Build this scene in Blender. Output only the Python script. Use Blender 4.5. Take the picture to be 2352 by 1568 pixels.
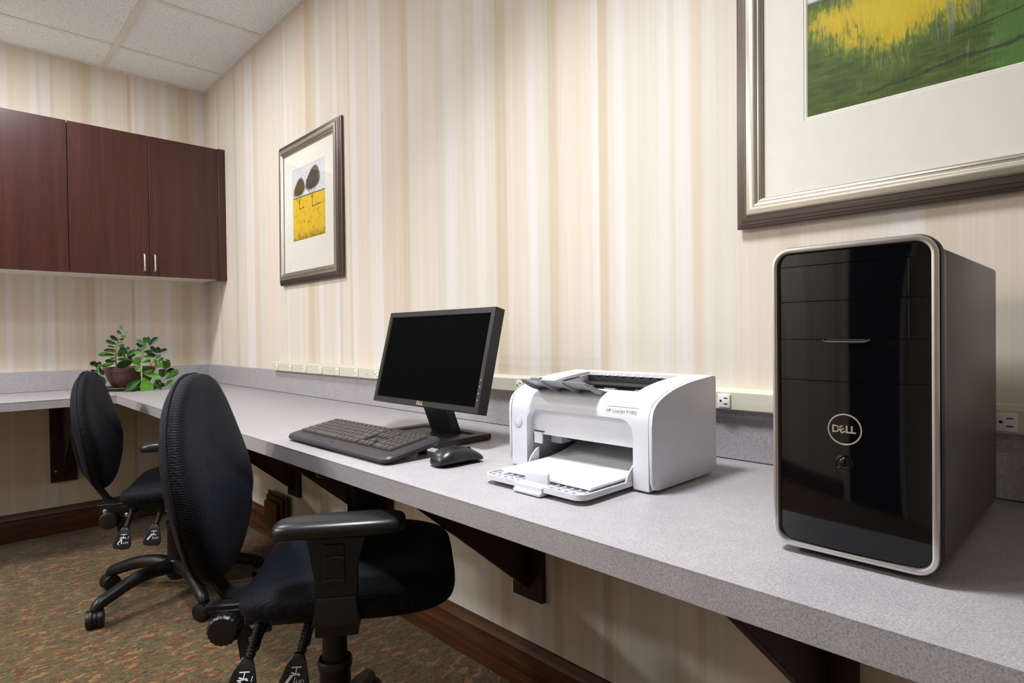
import bpy, bmesh, math, random
from mathutils import Vector, Matrix

# ------------------------------------------------------------------ reset
for _o in list(bpy.data.objects):
    bpy.data.objects.remove(_o, do_unlink=True)
SC = bpy.context.scene
COL = SC.collection
random.seed(7)

# ------------------------------------------------------------------ camera
CAM_POS = Vector((4.12, -1.263, 1.07))
_rt = Vector((0.693475709, 0.720364567, -0.0128969779))
_dn = Vector((0.000280439, -0.0181704183, -0.999834865))
_fw = Vector((-0.720479953, 0.693357575, -0.0128027618))
cam_d = bpy.data.cameras.new('camera')
cam_d.sensor_width = 36.0
cam_d.lens = 1367.654 / 2352.0 * 36.0
cam_d.clip_start = 0.05
cam_o = bpy.data.objects.new('camera', cam_d)
COL.objects.link(cam_o)
_m = Matrix.Identity(4)
for i in range(3):
    _m[i][0] = _rt[i]; _m[i][1] = -_dn[i]; _m[i][2] = -_fw[i]; _m[i][3] = CAM_POS[i]
cam_o.matrix_world = _m
SC.camera = cam_o

# ------------------------------------------------------------------ world, view
w = bpy.data.worlds.new('world'); SC.world = w; w.use_nodes = True
w.node_tree.nodes['Background'].inputs[0].default_value = (0.9, 0.95, 1.0, 1)
w.node_tree.nodes['Background'].inputs[1].default_value = 0.15
SC.view_settings.view_transform = 'Standard'
SC.view_settings.look = 'None'
SC.view_settings.gamma = 1.0
SC.view_settings.use_curve_mapping = False
SC.view_settings.exposure = 0.13

# ceiling downlights, last three added as unseen fill: x, y, diameter, watts, beam (degrees), where
LAMPS = [(1.10, -1.04, 0.16, 22, 178, 'above the aisle near the wall cabinets'),
         (3.24, -0.88, 0.36, 22, 112, 'above the laser printer'),
         (1.19, -2.68, 0.30, 46, 180, 'added as unseen fill farther from the striped wall, level with the cabinets'),  # invented fill lamp, brightens walls and front faces
         (1.92, -3.27, 0.30, 32, 180, 'added as unseen fill over the far side of the aisle, beside the opposite wall'),  # extra fill lamp out of view, lifts the ambient level
         (5.69, -2.75, 0.40, 3, 180, 'added as weak unseen fill past the computer tower at the end of the room')]  # weak lamp put in only for fill, no known source
LAMP_COLOR = (0.945, 0.975, 1.0)

# ------------------------------------------------------------------ constants
CEIL = 2.636
CT = 0.79            # counter top height
CB = 0.751           # counter underside
ROOM_X, ROOM_Y = 7.0, -3.5

# ================================================================== helpers
def tag(o, label=None, cat=None, group=None, kind=None):
    if label: o['label'] = label
    if cat: o['category'] = cat
    if group: o['group'] = group
    if kind: o['kind'] = kind
    return o

def empty(name, loc=(0, 0, 0), rz=0.0, label=None, cat=None, group=None):
    o = bpy.data.objects.new(name, None)
    o.empty_display_size = 0.05
    COL.objects.link(o)
    o.location = loc
    o.rotation_euler = (0, 0, rz)
    return tag(o, label, cat, group)

def mesh_of(bm, name, mat, smooth=35, recalc=True):
    if recalc:
        bmesh.ops.recalc_face_normals(bm, faces=bm.faces[:])
    me = bpy.data.meshes.new(name)
    bm.to_mesh(me); bm.free()
    mats = mat if isinstance(mat, (list, tuple)) else [mat]
    for m in mats:
        me.materials.append(m)
    if smooth:
        me.polygons.foreach_set('use_smooth', [True] * len(me.polygons))
        me.set_sharp_from_angle(angle=math.radians(smooth))
    return me

def link(name, me, parent=None, loc=(0, 0, 0), rot=(0, 0, 0), label=None):
    o = bpy.data.objects.new(name, me)
    COL.objects.link(o)
    o.parent = parent
    o.location = loc
    o.rotation_euler = rot
    if label: o['label'] = label
    return o

def obj(name, bm, mat, parent=None, loc=(0, 0, 0), rot=(0, 0, 0), smooth=35, label=None, recalc=True):
    return link(name, mesh_of(bm, name, mat, smooth, recalc), parent, loc, rot, label)

def B():
    return bmesh.new()

def box(bm, lo, hi, bev=0.0, seg=2, mi=0):
    r = bmesh.ops.create_cube(bm, size=1.0)
    vs = r['verts']
    for v in vs:
        v.co = Vector([lo[i] + (v.co[i] + 0.5) * (hi[i] - lo[i]) for i in range(3)])
    fs = set()
    for v in vs: fs.update(v.link_faces)
    if bev > 0:
        es = set()
        for v in vs: es.update(v.link_edges)
        r2 = bmesh.ops.bevel(bm, geom=list(es), offset=bev, segments=seg, profile=0.5, affect='EDGES')
        fs = set(f for f in fs if f.is_valid) | set(r2['faces'])
    for f in fs:
        if f.is_valid: f.material_index = mi
    return bm

def bx(lo, hi, bev=0.0, seg=2):
    return box(B(), lo, hi, bev, seg)

def prism(bm, pts, axis, a, b, bev=0.0, seg=2):
    """closed polygon extruded from a to b along axis; pts in the two other axes in order"""
    def P(p, t):
        if axis == 'x': return (t, p[0], p[1])
        if axis == 'y': return (p[0], t, p[1])
        return (p[0], p[1], t)
    va = [bm.verts.new(P(p, a)) for p in pts]
    vb = [bm.verts.new(P(p, b)) for p in pts]
    n = len(pts)
    fa = bm.faces.new(va); fb = bm.faces.new(vb[::-1])
    for i in range(n):
        bm.faces.new((va[i], vb[i], vb[(i + 1) % n], va[(i + 1) % n]))
    if bev > 0:
        es = list(fa.edges) + list(fb.edges)
        bmesh.ops.bevel(bm, geom=es, offset=bev, segments=seg, profile=0.5, affect='EDGES')
    return bm

def rrect(w, h, r, n=6, cx=0.0, cy=0.0):
    out = []
    for sx, sy, a0 in ((1, 1, 0), (-1, 1, 90), (-1, -1, 180), (1, -1, 270)):
        for k in range(n + 1):
            a = math.radians(a0 + 90.0 * k / n)
            out.append((cx + sx * (w / 2 - r) + r * math.cos(a), cy + sy * (h / 2 - r) + r * math.sin(a)))
    return out

def loft(bm, rings, cap=True, closed=False):
    vr = [[bm.verts.new(p) for p in r] for r in rings]
    n = len(vr[0]); m = len(vr)
    for i in range(m if closed else m - 1):
        a, b = vr[i], vr[(i + 1) % m]
        for j in range(n):
            bm.faces.new((a[j], a[(j + 1) % n], b[(j + 1) % n], b[j]))
    if cap and not closed:
        bm.faces.new(vr[0][::-1]); bm.faces.new(vr[-1])
    return bm

def tube(bm, pts, r, n=10, cap=True, sx=1.0, up=None):
    """swept round/elliptic tube; r number or list; sx flattens along the side axis"""
    pts = [Vector(p) for p in pts]
    m = len(pts)
    rs = r if isinstance(r, (list, tuple)) else [r] * m
    t0 = (pts[1] - pts[0]).normalized()
    ref = Vector(up) if up else (Vector((0, 0, 1)) if abs(t0.z) < 0.9 else Vector((1, 0, 0)))
    side = t0.cross(ref).normalized()
    rings = []
    for i in range(m):
        t = (pts[min(i + 1, m - 1)] - pts[max(i - 1, 0)]).normalized()
        side = (side - t * side.dot(t)).normalized()
        u = side.cross(t).normalized()
        ring = []
        for k in range(n):
            a = 2 * math.pi * k / n
            ring.append(pts[i] + (side * math.cos(a) * sx + u * math.sin(a)) * rs[i])
        rings.append(ring)
    return loft(bm, rings, cap)

def cyl(bm, c0, c1, r0, r1=None, n=20):
    return tube(bm, [c0, c1], [r0, r0 if r1 is None else r1], n)

def lathe(bm, prof, n=28, c=(0, 0, 0), axis='z', sy=1.0):
    rings = []
    for r, h in prof:
        ring = []
        for k in range(n):
            a = 2 * math.pi * k / n
            p = (r * math.cos(a), r * math.sin(a) * sy)
            if axis == 'z': q = (p[0], p[1], h)
            elif axis == 'y': q = (p[0], h, p[1])
            else: q = (h, p[0], p[1])
            ring.append(Vector(q) + Vector(c))
        rings.append(ring)
    hollow = prof[0][0] > 0.0015 and prof[-1][0] > 0.0015
    return loft(bm, rings, cap=not hollow, closed=hollow)

def smoothcurve(pts, sub=4):
    """Catmull-Rom through tuples of any length"""
    out = []
    n = len(pts)
    for i in range(n - 1):
        p0 = pts[max(i - 1, 0)]; p1 = pts[i]; p2 = pts[i + 1]; p3 = pts[min(i + 2, n - 1)]
        for s in range(sub):
            t = s / sub
            out.append(tuple(0.5 * (2 * b + (c - a) * t + (2 * a - 5 * b + 4 * c - d) * t * t + (3 * b - a - 3 * c + d) * t ** 3)
                             for a, b, c, d in zip(p0, p1, p2, p3)))
    out.append(tuple(pts[-1]))
    return out

def text_mesh(body, size, mat, depth=0.0004, bold=0.0, align='CENTER'):
    cu = bpy.data.curves.new('text', 'FONT')
    cu.body = body; cu.size = size; cu.extrude = depth; cu.offset = bold
    cu.align_x = align; cu.align_y = 'CENTER'; cu.resolution_u = 4
    o = bpy.data.objects.new('text', cu); COL.objects.link(o)
    dg = bpy.context.evaluated_depsgraph_get(); dg.update()
    me = bpy.data.meshes.new_from_object(o.evaluated_get(dg))
    bpy.data.objects.remove(o, do_unlink=True)
    me.materials.clear(); me.materials.append(mat)
    return me

def copy_tree(o, parent=None, label=None):
    c = o.copy(); COL.objects.link(c); c.parent = parent
    for ch in list(o.children):
        copy_tree(ch, c)
    if label: c['label'] = label
    return c

# ================================================================== materials
def srgb(r, g, b):
    f = lambda c: (c / 255 / 12.92) if c / 255 <= 0.04045 else ((c / 255 + 0.055) / 1.055) ** 2.4
    return (f(r), f(g), f(b), 1.0)

class NT:
    def __init__(self, name):
        self.m = bpy.data.materials.new(name); self.m.use_nodes = True
        self.t = self.m.node_tree; self.n = self.t.nodes
        self.p = self.n['Principled BSDF']
    def new(self, typ, **kw):
        nd = self.n.new(typ)
        for k, v in kw.items():
            setattr(nd, k, v)
        return nd
    def l(self, a, b): self.t.links.new(a, b)
    def coord(self, kind='Object'): return self.new('ShaderNodeTexCoord').outputs[kind]
    def mapping(self, vec, scale=(1, 1, 1), rot=(0, 0, 0), loc=(0, 0, 0)):
        m = self.new('ShaderNodeMapping'); self.l(vec, m.inputs[0])
        m.inputs['Scale'].default_value = scale; m.inputs['Rotation'].default_value = rot; m.inputs['Location'].default_value = loc
        return m.outputs[0]
    def noise(self, vec, scale, detail=2.0, rough=0.5, dist=0.0):
        n = self.new('ShaderNodeTexNoise'); self.l(vec, n.inputs['Vector'])
        n.inputs['Scale'].default_value = scale; n.inputs['Detail'].default_value = detail
        n.inputs['Roughness'].default_value = rough; n.inputs['Distortion'].default_value = dist
        return n
    def ramp(self, fac, stops, interp='LINEAR'):
        r = self.new('ShaderNodeValToRGB'); self.l(fac, r.inputs[0])
        cr = r.color_ramp; cr.interpolation = interp
        while len(cr.elements) > 1: cr.elements.remove(cr.elements[-1])
        cr.elements[0].position = stops[0][0]; cr.elements[0].color = stops[0][1]
        for pos, c in stops[1:]:
            e = cr.elements.new(pos); e.color = c
        return r.outputs[0]
    def math(self, op, a, b=None, clamp=False):
        m = self.new('ShaderNodeMath', operation=op); m.use_clamp = clamp
        for i, v in enumerate((a, b)):
            if v is None: continue
            if isinstance(v, (int, float)): m.inputs[i].default_value = v
            else: self.l(v, m.inputs[i])
        return m.outputs[0]
    def mix(self, fac, a, b, mode='MIX'):
        m = self.new('ShaderNodeMix', data_type='RGBA', blend_type=mode)
        for sock, v in ((m.inputs[0], fac), (m.inputs[6], a), (m.inputs[7], b)):
            if isinstance(v, (int, float)): sock.default_value = v
            elif isinstance(v, tuple): sock.default_value = v
            else: self.l(v, sock)
        return m.outputs[2]
    def bump(self, height, strength=0.2, dist=0.001):
        b = self.new('ShaderNodeBump'); b.inputs['Strength'].default_value = strength
        b.inputs['Distance'].default_value = dist
        self.l(height, b.inputs['Height']); self.l(b.outputs[0], self.p.inputs['Normal'])
    def sep(self, vec):
        s = self.new('ShaderNodeSeparateXYZ'); self.l(vec, s.inputs[0]); return s.outputs
    def comb(self, x=0.0, y=0.0, z=0.0):
        c = self.new('ShaderNodeCombineXYZ')
        for i, v in enumerate((x, y, z)):
            if isinstance(v, (int, float)): c.inputs[i].default_value = v
            else: self.l(v, c.inputs[i])
        return c.outputs[0]
    def base(self, col):
        if isinstance(col, tuple): self.p.inputs['Base Color'].default_value = col
        else: self.l(col, self.p.inputs['Base Color'])
    def set(self, **kw):
        names = dict(rough='Roughness', metal='Metallic', spec='Specular IOR Level', coat='Coat Weight',
                     coatr='Coat Roughness', sheen='Sheen Weight', sheenr='Sheen Roughness', trans='Transmission Weight', ior='IOR')
        for k, v in kw.items():
            s = self.p.inputs[names[k]]
            if isinstance(v, (int, float)): s.default_value = v
            else: self.l(v, s)

def plain(name, rgb, rough=0.5, metal=0.0, spec=0.5, var=0.06, scale=40.0, bump=0.0, bscale=600.0, coat=0.0):
    """procedural plastic / paint: colour with slight mottling and optional grain"""
    t = NT(name)
    co = t.coord()
    n = t.noise(co, scale, 2.0)
    c = srgb(*rgb)
    lo = tuple(min(1, x * (1 - var)) for x in c[:3]) + (1,)
    hi = tuple(min(1, x * (1 + var)) for x in c[:3]) + (1,)
    t.base(t.ramp(n.outputs[0], [(0.3, lo), (0.7, hi)]))
    t.set(rough=rough, metal=metal, spec=spec)
    if coat: t.set(coat=coat, coatr=0.03)
    if bump > 0:
        t.bump(t.noise(co, bscale, 2.0).outputs[0], bump, 0.0005)
    return t.m

def mat_wallpaper():
    t = NT('striped_wallpaper')
    at = t.new('ShaderNodeAttribute'); at.attribute_name = 'stripe'; at.attribute_type = 'GEOMETRY'
    s = t.sep(t.coord())
    along = t.math('ADD', s[0], s[1])
    n1 = t.noise(t.comb(along, 0.0, t.math('MULTIPLY', s[2], 0.004)), 190.0, 3.0, 0.65)
    n2 = t.noise(t.comb(along, 0.0, t.math('MULTIPLY', s[2], 0.02)), 34.0, 2.0, 0.5)
    c1 = t.ramp(n1.outputs[0], [(0.28, (0.95, 0.945, 0.93, 1)), (0.52, (1, 1, 1, 1)), (0.74, (1.03, 1.03, 1.035, 1))])
    c2 = t.ramp(n2.outputs[0], [(0.3, (0.965, 0.95, 0.925, 1)), (0.7, (1.02, 1.02, 1.03, 1))])
    c = t.mix(1.0, at.outputs['Color'], c1, 'MULTIPLY')
    c = t.mix(1.0, c, c2, 'MULTIPLY')
    t.base(c)
    t.set(rough=0.62, spec=0.25)
    fine = t.noise(t.comb(t.math('MULTIPLY', along, 1.0), 0.0, t.math('MULTIPLY', s[2], 0.6)), 900.0, 2.0)
    t.bump(fine.outputs[0], 0.12, 0.0004)
    return t.m

def mat_laminate():
    t = NT('grey_speckled_laminate')
    co = t.coord()
    a = t.noise(co, 420.0, 3.0, 0.7)
    b = t.noise(co, 26.0, 3.0, 0.6)
    c = t.noise(co, 900.0, 1.0, 0.5)
    c1 = t.ramp(a.outputs[0], [(0.30, srgb(138, 132, 135)), (0.48, srgb(164, 160, 163)), (0.66, srgb(182, 179, 183))])
    c2 = t.ramp(c.outputs[0], [(0.30, (0.80, 0.79, 0.78, 1)), (0.45, (1, 1, 1, 1)), (0.8, (1.05, 1.05, 1.05, 1))])
    c3 = t.ramp(b.outputs[0], [(0.3, (0.95, 0.945, 0.955, 1)), (0.7, (1.04, 1.04, 1.03, 1))])
    t.base(t.mix(1.0, t.mix(1.0, c1, c2, 'MULTIPLY'), c3, 'MULTIPLY'))
    t.set(rough=0.42, spec=0.45)
    t.bump(a.outputs[0], 0.06, 0.0003)
    return t.m

def mat_wood(name, dark, mid, light, axis, rough=0.4, gscale=1.0, coat=0.0):
    """grain runs along axis"""
    t = NT(name)
    co = t.coord()
    sc = [14.0 * gscale] * 3; sc['xyz'.index(axis)] = 0.55 * gscale
    n1 = t.noise(t.mapping(co, tuple(sc)), 3.2, 6.0, 0.62, 0.8)
    sc2 = [160.0 * gscale] * 3; sc2['xyz'.index(axis)] = 3.0 * gscale
    n2 = t.noise(t.mapping(co, tuple(sc2)), 2.0, 3.0, 0.7)
    wv = t.math('ABSOLUTE', t.math('SINE', t.math('MULTIPLY', n1.outputs[0], 42.0)))
    c1 = t.ramp(n1.outputs[0], [(0.3, srgb(*dark)), (0.5, srgb(*mid)), (0.7, srgb(*light))])
    c2 = t.ramp(wv, [(0.0, (0.72, 0.70, 0.68, 1)), (0.35, (1, 1, 1, 1)), (1.0, (1.05, 1.05, 1.05, 1))])
    c3 = t.ramp(n2.outputs[0], [(0.35, (0.78, 0.76, 0.74, 1)), (0.55, (1, 1, 1, 1))])
    t.base(t.mix(0.85, t.mix(0.8, c1, c2, 'MULTIPLY'), c3, 'MULTIPLY'))
    t.set(rough=rough, spec=0.45)
    if coat: t.set(coat=coat, coatr=0.12)
    t.bump(n2.outputs[0], 0.08, 0.0004)
    return t.m

def mat_carpet():
    t = NT('multicolour_carpet')
    co = t.coord()
    dn = t.noise(co, 16.0, 3.0, 0.6)
    warp = t.new('ShaderNodeVectorMath', operation='MULTIPLY_ADD')
    t.l(dn.outputs['Color'], warp.inputs[0]); warp.inputs[1].default_value = (0.05, 0.05, 0.0); t.l(co, warp.inputs[2])
    v = t.mapping(warp.outputs[0], (1.0, 0.42, 1.0), (0, 0, math.radians(-18)))
    a = t.noise(v, 62.0, 4.0, 0.72)
    b = t.noise(t.mapping(v, (1, 1, 1), (0, 0, 0.4), (3.1, 1.7, 0)), 44.0, 4.0, 0.75)
    d = t.noise(t.mapping(v, (1, 1, 1), (0, 0, -0.3), (7.3, 4.1, 0)), 38.0, 3.0, 0.7)
    base = t.ramp(a.outputs[0], [(0.30, srgb(38, 28, 16)), (0.40, srgb(72, 58, 33)), (0.48, srgb(100, 76, 46)),
                                 (0.55, srgb(80, 82, 50)), (0.66, srgb(126, 96, 60))])
    red = t.ramp(b.outputs[0], [(0.55, (0, 0, 0, 1)), (0.585, (1, 1, 1, 1))])
    gold = t.ramp(d.outputs[0], [(0.555, (0, 0, 0, 1)), (0.60, (1, 1, 1, 1))])
    green = t.ramp(d.outputs[0], [(0.38, (1, 1, 1, 1)), (0.45, (0, 0, 0, 1))])
    c = t.mix(t.math('MULTIPLY', green, 0.75), base, srgb(70, 80, 50))
    c = t.mix(t.math('MULTIPLY', red, 0.9), c, srgb(104, 38, 24))
    c = t.mix(t.math('MULTIPLY', gold, 0.85), c, srgb(150, 106, 66))
    tuft = t.noise(t.mapping(co, (1.0, 0.5, 1.0), (0, 0, -0.3)), 150.0, 3.0, 0.7)
    c = t.mix(1.0, c, t.ramp(tuft.outputs[0], [(0.33, (0.45, 0.45, 0.45, 1)), (0.5, (1, 1, 1, 1)), (0.68, (1.5, 1.46, 1.4, 1))]), 'MULTIPLY')
    pile = t.noise(t.mapping(co, (1.0, 0.55, 1.0)), 330.0, 3.0, 0.75)
    c = t.mix(1.0, c, t.ramp(pile.outputs[0], [(0.25, (0.42, 0.40, 0.38, 1)), (0.5, (1, 1, 1, 1)), (0.75, (1.45, 1.42, 1.38, 1))]), 'MULTIPLY')
    t.base(c)
    t.set(rough=0.95, spec=0.1, sheen=0.2)
    t.bump(pile.outputs[0], 0.6, 0.004)
    return t.m

def mat_tile():
    t = NT('fissured_ceiling_tile')
    co = t.coord()
    v = t.mapping(co, (1, 1.5, 1))
    n = t.noise(v, 130.0, 3.0, 0.62, 0.4)
    hol = t.ramp(n.outputs[0], [(0.33, (0.22, 0.20, 0.18, 1)), (0.40, (0.85, 0.84, 0.83, 1)), (0.45, (1, 1, 1, 1))])
    n2 = t.noise(co, 420.0, 2.0, 0.6)
    f = t.ramp(n2.outputs[0], [(0.3, (0.93, 0.93, 0.92, 1)), (0.6, (1.02, 1.02, 1.02, 1))])
    t.base(t.mix(1.0, t.mix(1.0, srgb(240, 243, 247), hol, 'MULTIPLY'), f, 'MULTIPLY'))
    t.set(rough=0.95, spec=0.1)
    t.bump(n.outputs[0], 0.4, 0.003)
    return t.m

def mat_fabric(name='navy_black_weave', plane='xy'):
    t = NT(name)
    co = t.coord(); s = t.sep(co)
    a = s['xyz'.index(plane[0])]; b = s['xyz'.index(plane[1])]
    k = 1050.0
    p1 = t.math('SINE', t.math('MULTIPLY', t.math('ADD', a, t.math('MULTIPLY', b, 0.6)), k))
    p2 = t.math('SINE', t.math('MULTIPLY', t.math('SUBTRACT', a, t.math('MULTIPLY', b, 0.6)), k))
    weave = t.math('MULTIPLY', p1, p2)
    n = t.noise(co, 260.0, 2.0, 0.6)
    h = t.math('ADD', t.math('MULTIPLY', weave, 0.5), n.outputs[0])
    t.base(t.ramp(h, [(0.1, srgb(3, 4, 6)), (0.55, srgb(10, 11, 17)), (1.0, srgb(23, 27, 40))]))
    t.set(rough=0.6, spec=0.16, sheen=0.02, sheenr=0.4)
    t.p.inputs['Sheen Tint'].default_value = (0.5, 0.6, 0.9, 1)
    t.bump(h, 0.7, 0.0012)
    return t.m

def mat_leaf(name, dark, light, rough=0.38):
    t = NT(name)
    co = t.coord()
    n = t.noise(co, 3.0, 3.0)
    t.base(t.ramp(n.outputs[0], [(0.3, srgb(*dark)), (0.7, srgb(*light))]))
    t.set(rough=rough, spec=0.45)
    t.p.inputs['Subsurface Weight'].default_value = 0.08
    t.p.inputs['Subsurface Radius'].default_value = (0.004, 0.008, 0.002)
    return t.m

def mat_metal_brushed(name, rgb, rough, axis, var=0.25):
    t = NT(name)
    co = t.coord(); sc = [220.0] * 3; sc['xyz'.index(axis)] = 4.0
    n = t.noise(t.mapping(co, tuple(sc)), 1.0, 4.0, 0.7)
    c = srgb(*rgb)
    t.base(t.ramp(n.outputs[0], [(0.3, tuple(x * (1 - var) for x in c[:3]) + (1,)), (0.7, tuple(min(1, x * (1 + var)) for x in c[:3]) + (1,))]))
    t.set(rough=rough, metal=0.75)
    t.bump(n.outputs[0], 0.08, 0.0003)
    return t.m

def mat_emit(name, rgb, strength):
    t = NT(name)
    t.base((0.8, 0.8, 0.8, 1))
    n = t.noise(t.coord(), 60.0)
    t.l(t.ramp(n.outputs[0], [(0, rgb + (1,)), (1, rgb + (1,))]), t.p.inputs['Emission Color'])
    t.p.inputs['Emission Strength'].default_value = strength
    return t.m

MW = mat_wallpaper()
M_LAM = mat_laminate()
M_CARPET = mat_carpet()
M_TILE = mat_tile()
M_BAR = plain('painted_grid_metal', (222, 218, 214), 0.5, 0.0, 0.4)
M_OAK_X = mat_wood('stained_oak_x', (54, 29, 13), (80, 46, 23), (104, 62, 33), 'x', 0.4, 1.0)
M_OAK_Y = mat_wood('stained_oak_y', (54, 29, 13), (80, 46, 23), (104, 62, 33), 'y', 0.4, 1.0)
M_MAHOG = mat_wood('mahogany_laminate', (60, 29, 25), (68, 35, 31), (76, 41, 36), 'z', 0.33, 0.45)
M_MELA = plain('almond_melamine', (226, 219, 206), 0.5)
M_BRACK = mat_wood('dark_mahogany_bracket', (30, 12, 10), (40, 17, 14), (48, 22, 18), 'z', 0.45, 0.7)
M_NICKEL = mat_metal_brushed('brushed_nickel', (200, 192, 182), 0.3, 'z', 0.08)
M_IVORY = plain('ivory_raceway_paint', (208, 203, 184), 0.4, 0, 0.4, 0.02)
M_OUTLET = plain('white_outlet_plastic', (236, 234, 230), 0.35, 0, 0.5, 0.02)
M_SLOT = plain('dark_slot', (14, 13, 12), 0.6)
M_BLK = plain('black_chair_plastic', (13, 12, 15), 0.42, 0, 0.5, 0.08, 60, 0.12, 900)
M_BLKM = plain('black_matte_metal', (18, 17, 19), 0.45, 0.2, 0.5, 0.08)
M_PAD = plain('armrest_urethane', (20, 20, 24), 0.34, 0, 0.5, 0.06, 40, 0.10, 1200)
M_FAB_S = mat_fabric('navy_black_weave_seat', 'xy')
M_FAB_B = mat_fabric('navy_black_weave_back', 'yz')
M_PIPE = plain('black_piping', (20, 21, 28), 0.7, 0, 0.2, 0.1, 300)
M_BOLT = plain('zinc_bolt', (205, 202, 200), 0.28, 0.9)
M_PRINTW = plain('white_print', (225, 226, 232), 0.6)
M_MONB = plain('black_monitor_plastic', (12, 10, 12), 0.45, 0, 0.5, 0.05, 40, 0.1, 1500)
M_SCREEN = plain('matte_black_screen', (4, 4, 4), 0.7, 0, 0.02, 0.03)
M_LOGO = plain('silver_logo_print', (190, 176, 162), 0.35, 0.5)
M_KEYB = plain('keyboard_plastic', (50, 46, 52), 0.45, 0, 0.5, 0.05, 40, 0.1, 1500)
M_KEY = plain('key_cap', (68, 64, 62), 0.4, 0, 0.5, 0.06, 60)
M_KLEG = plain('key_legend', (150, 150, 150), 0.6)
M_GLOSSK = plain('glossy_black_plastic', (10, 10, 12), 0.12, 0, 0.5, 0.04)
M_MOUSE = plain('mouse_plastic', (27, 26, 29), 0.33, 0, 0.5, 0.05, 40, 0.05, 1500)
M_PRN = plain('white_printer_plastic', (213, 213, 219), 0.4, 0, 0.45, 0.015, 40, 0.06, 1800)
M_PRNG = plain('light_grey_printer_plastic', (205, 205, 210), 0.4, 0, 0.45, 0.015)
M_PRNS = plain('grey_printer_seam', (128, 128, 138), 0.5)
M_PRNM = plain('mid_grey_printer_plastic', (176, 176, 182), 0.42, 0, 0.45, 0.02)
M_PRND = plain('dark_printer_interior', (26, 26, 30), 0.5)
M_PRNT = plain('smoke_flap_plastic', (152, 152, 158), 0.3, 0, 0.5, 0.03)
M_PAPER = plain('white_paper', (246, 247, 250), 0.7, 0, 0.2, 0.01)
M_PCG = plain('piano_black_front', (8, 8, 12), 0.05, 0, 0.5, 0.02, 20, 0, 600, 0.0)
M_PCS = plain('pc_case_grey', (94, 88, 85), 0.42, 0.3, 0.5, 0.04, 30, 0.05, 1500)
M_PCR = plain('satin_silver_ring', (214, 212, 210), 0.26, 0.9, 0.5, 0.02)
M_PCT = plain('pc_black_trim', (8, 8, 10), 0.5)
M_FRD = mat_metal_brushed('pewter_frame_dark_x', (96, 86, 80), 0.42, 'x', 0.28)
M_FRDZ = mat_metal_brushed('pewter_frame_dark_z', (96, 86, 80), 0.42, 'z', 0.28)
M_FRS = mat_metal_brushed('champagne_silver_x', (176, 168, 156), 0.33, 'x', 0.16)
M_FRSZ = mat_metal_brushed('champagne_silver_z', (176, 168, 156), 0.33, 'z', 0.16)
M_MAT = plain('cream_mat_board', (238, 234, 226), 0.8, 0, 0.2, 0.01)
M_POT = plain('brown_plastic_pot', (82, 52, 46), 0.5, 0, 0.4, 0.1, 30)
M_SOIL = plain('potting_soil', (38, 28, 20), 0.95, 0, 0.1, 0.3, 120, 0.8, 200)
M_STEM = plain('pale_stem', (150, 160, 112), 0.55, 0, 0.3, 0.12, 60)
M_SAUCER = plain('dark_saucer', (22, 16, 14), 0.25)
M_LEAF = [mat_leaf('leaf_bright', (62, 122, 30), (104, 164, 52)), mat_leaf('leaf_mid', (54, 102, 40), (84, 138, 58)),
          mat_leaf('leaf_blue', (62, 104, 78), (98, 140, 110), 0.5), mat_leaf('leaf_dark', (34, 72, 26), (58, 100, 40)),
          mat_leaf('leaf_pale', (176, 164, 120), (214, 196, 170), 0.6)]
M_NAVY = plain('dark_navy_door', (16, 18, 34), 0.35)
M_CASING = plain('white_door_casing', (214, 208, 200), 0.5)

# ================================================================== setting
TAN, PEA, CRM, WHT, GRN, TND = (214, 201, 184), (220, 208, 195), (217, 210, 199), (223, 217, 213), (212, 207, 193), (207, 192, 171)

def stripe_wall(name, stops, axis, length, sgn, z0, z1):
    """wall as vertical columns whose colour attribute carries the printed stripe pattern"""
    period0, period1 = stops[0][0], stops[-1][0]
    full = list(stops)
    span = period1 - period0
    k = 1
    while full[-1][0] < length:
        for s, c in stops[1:]:
            full.append((s + span * k, c))
        k += 1
    edges = []
    for i in range(len(full) - 1):
        a, c = full[i]; b = full[i + 1][0]
        if a >= length: break
        edges.append((a, min(b, length), c, full[i + 1][1]))
    bm = B()
    lay = bm.loops.layers.float_color.new('stripe')
    def P(s, z):
        return (s, 0, z) if axis == 'x' else (0, sgn * s, z)
    for a, b, c, cn in edges:
        w_ = b - a
        soft = min(0.012, w_ * 0.3)
        segs = [(a, b - soft, c, c), (b - soft, b, c, cn)]
        for s0, s1, c0, c1 in segs:
            if s1 - s0 < 1e-6: continue
            vs = [bm.verts.new(P(s0, z0)), bm.verts.new(P(s1, z0)), bm.verts.new(P(s1, z1)), bm.verts.new(P(s0, z1))]
            f = bm.faces.new(vs)
            for lp, cc in zip(f.loops, (c0, c1, c1, c0)):
                lp[lay] = srgb(*cc)
    bmesh.ops.remove_doubles(bm, verts=bm.verts[:], dist=1e-5)
    me = mesh_of(bm, name, MW, smooth=0)
    o = link(name, me)
    return tag(o, kind='structure')

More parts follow.
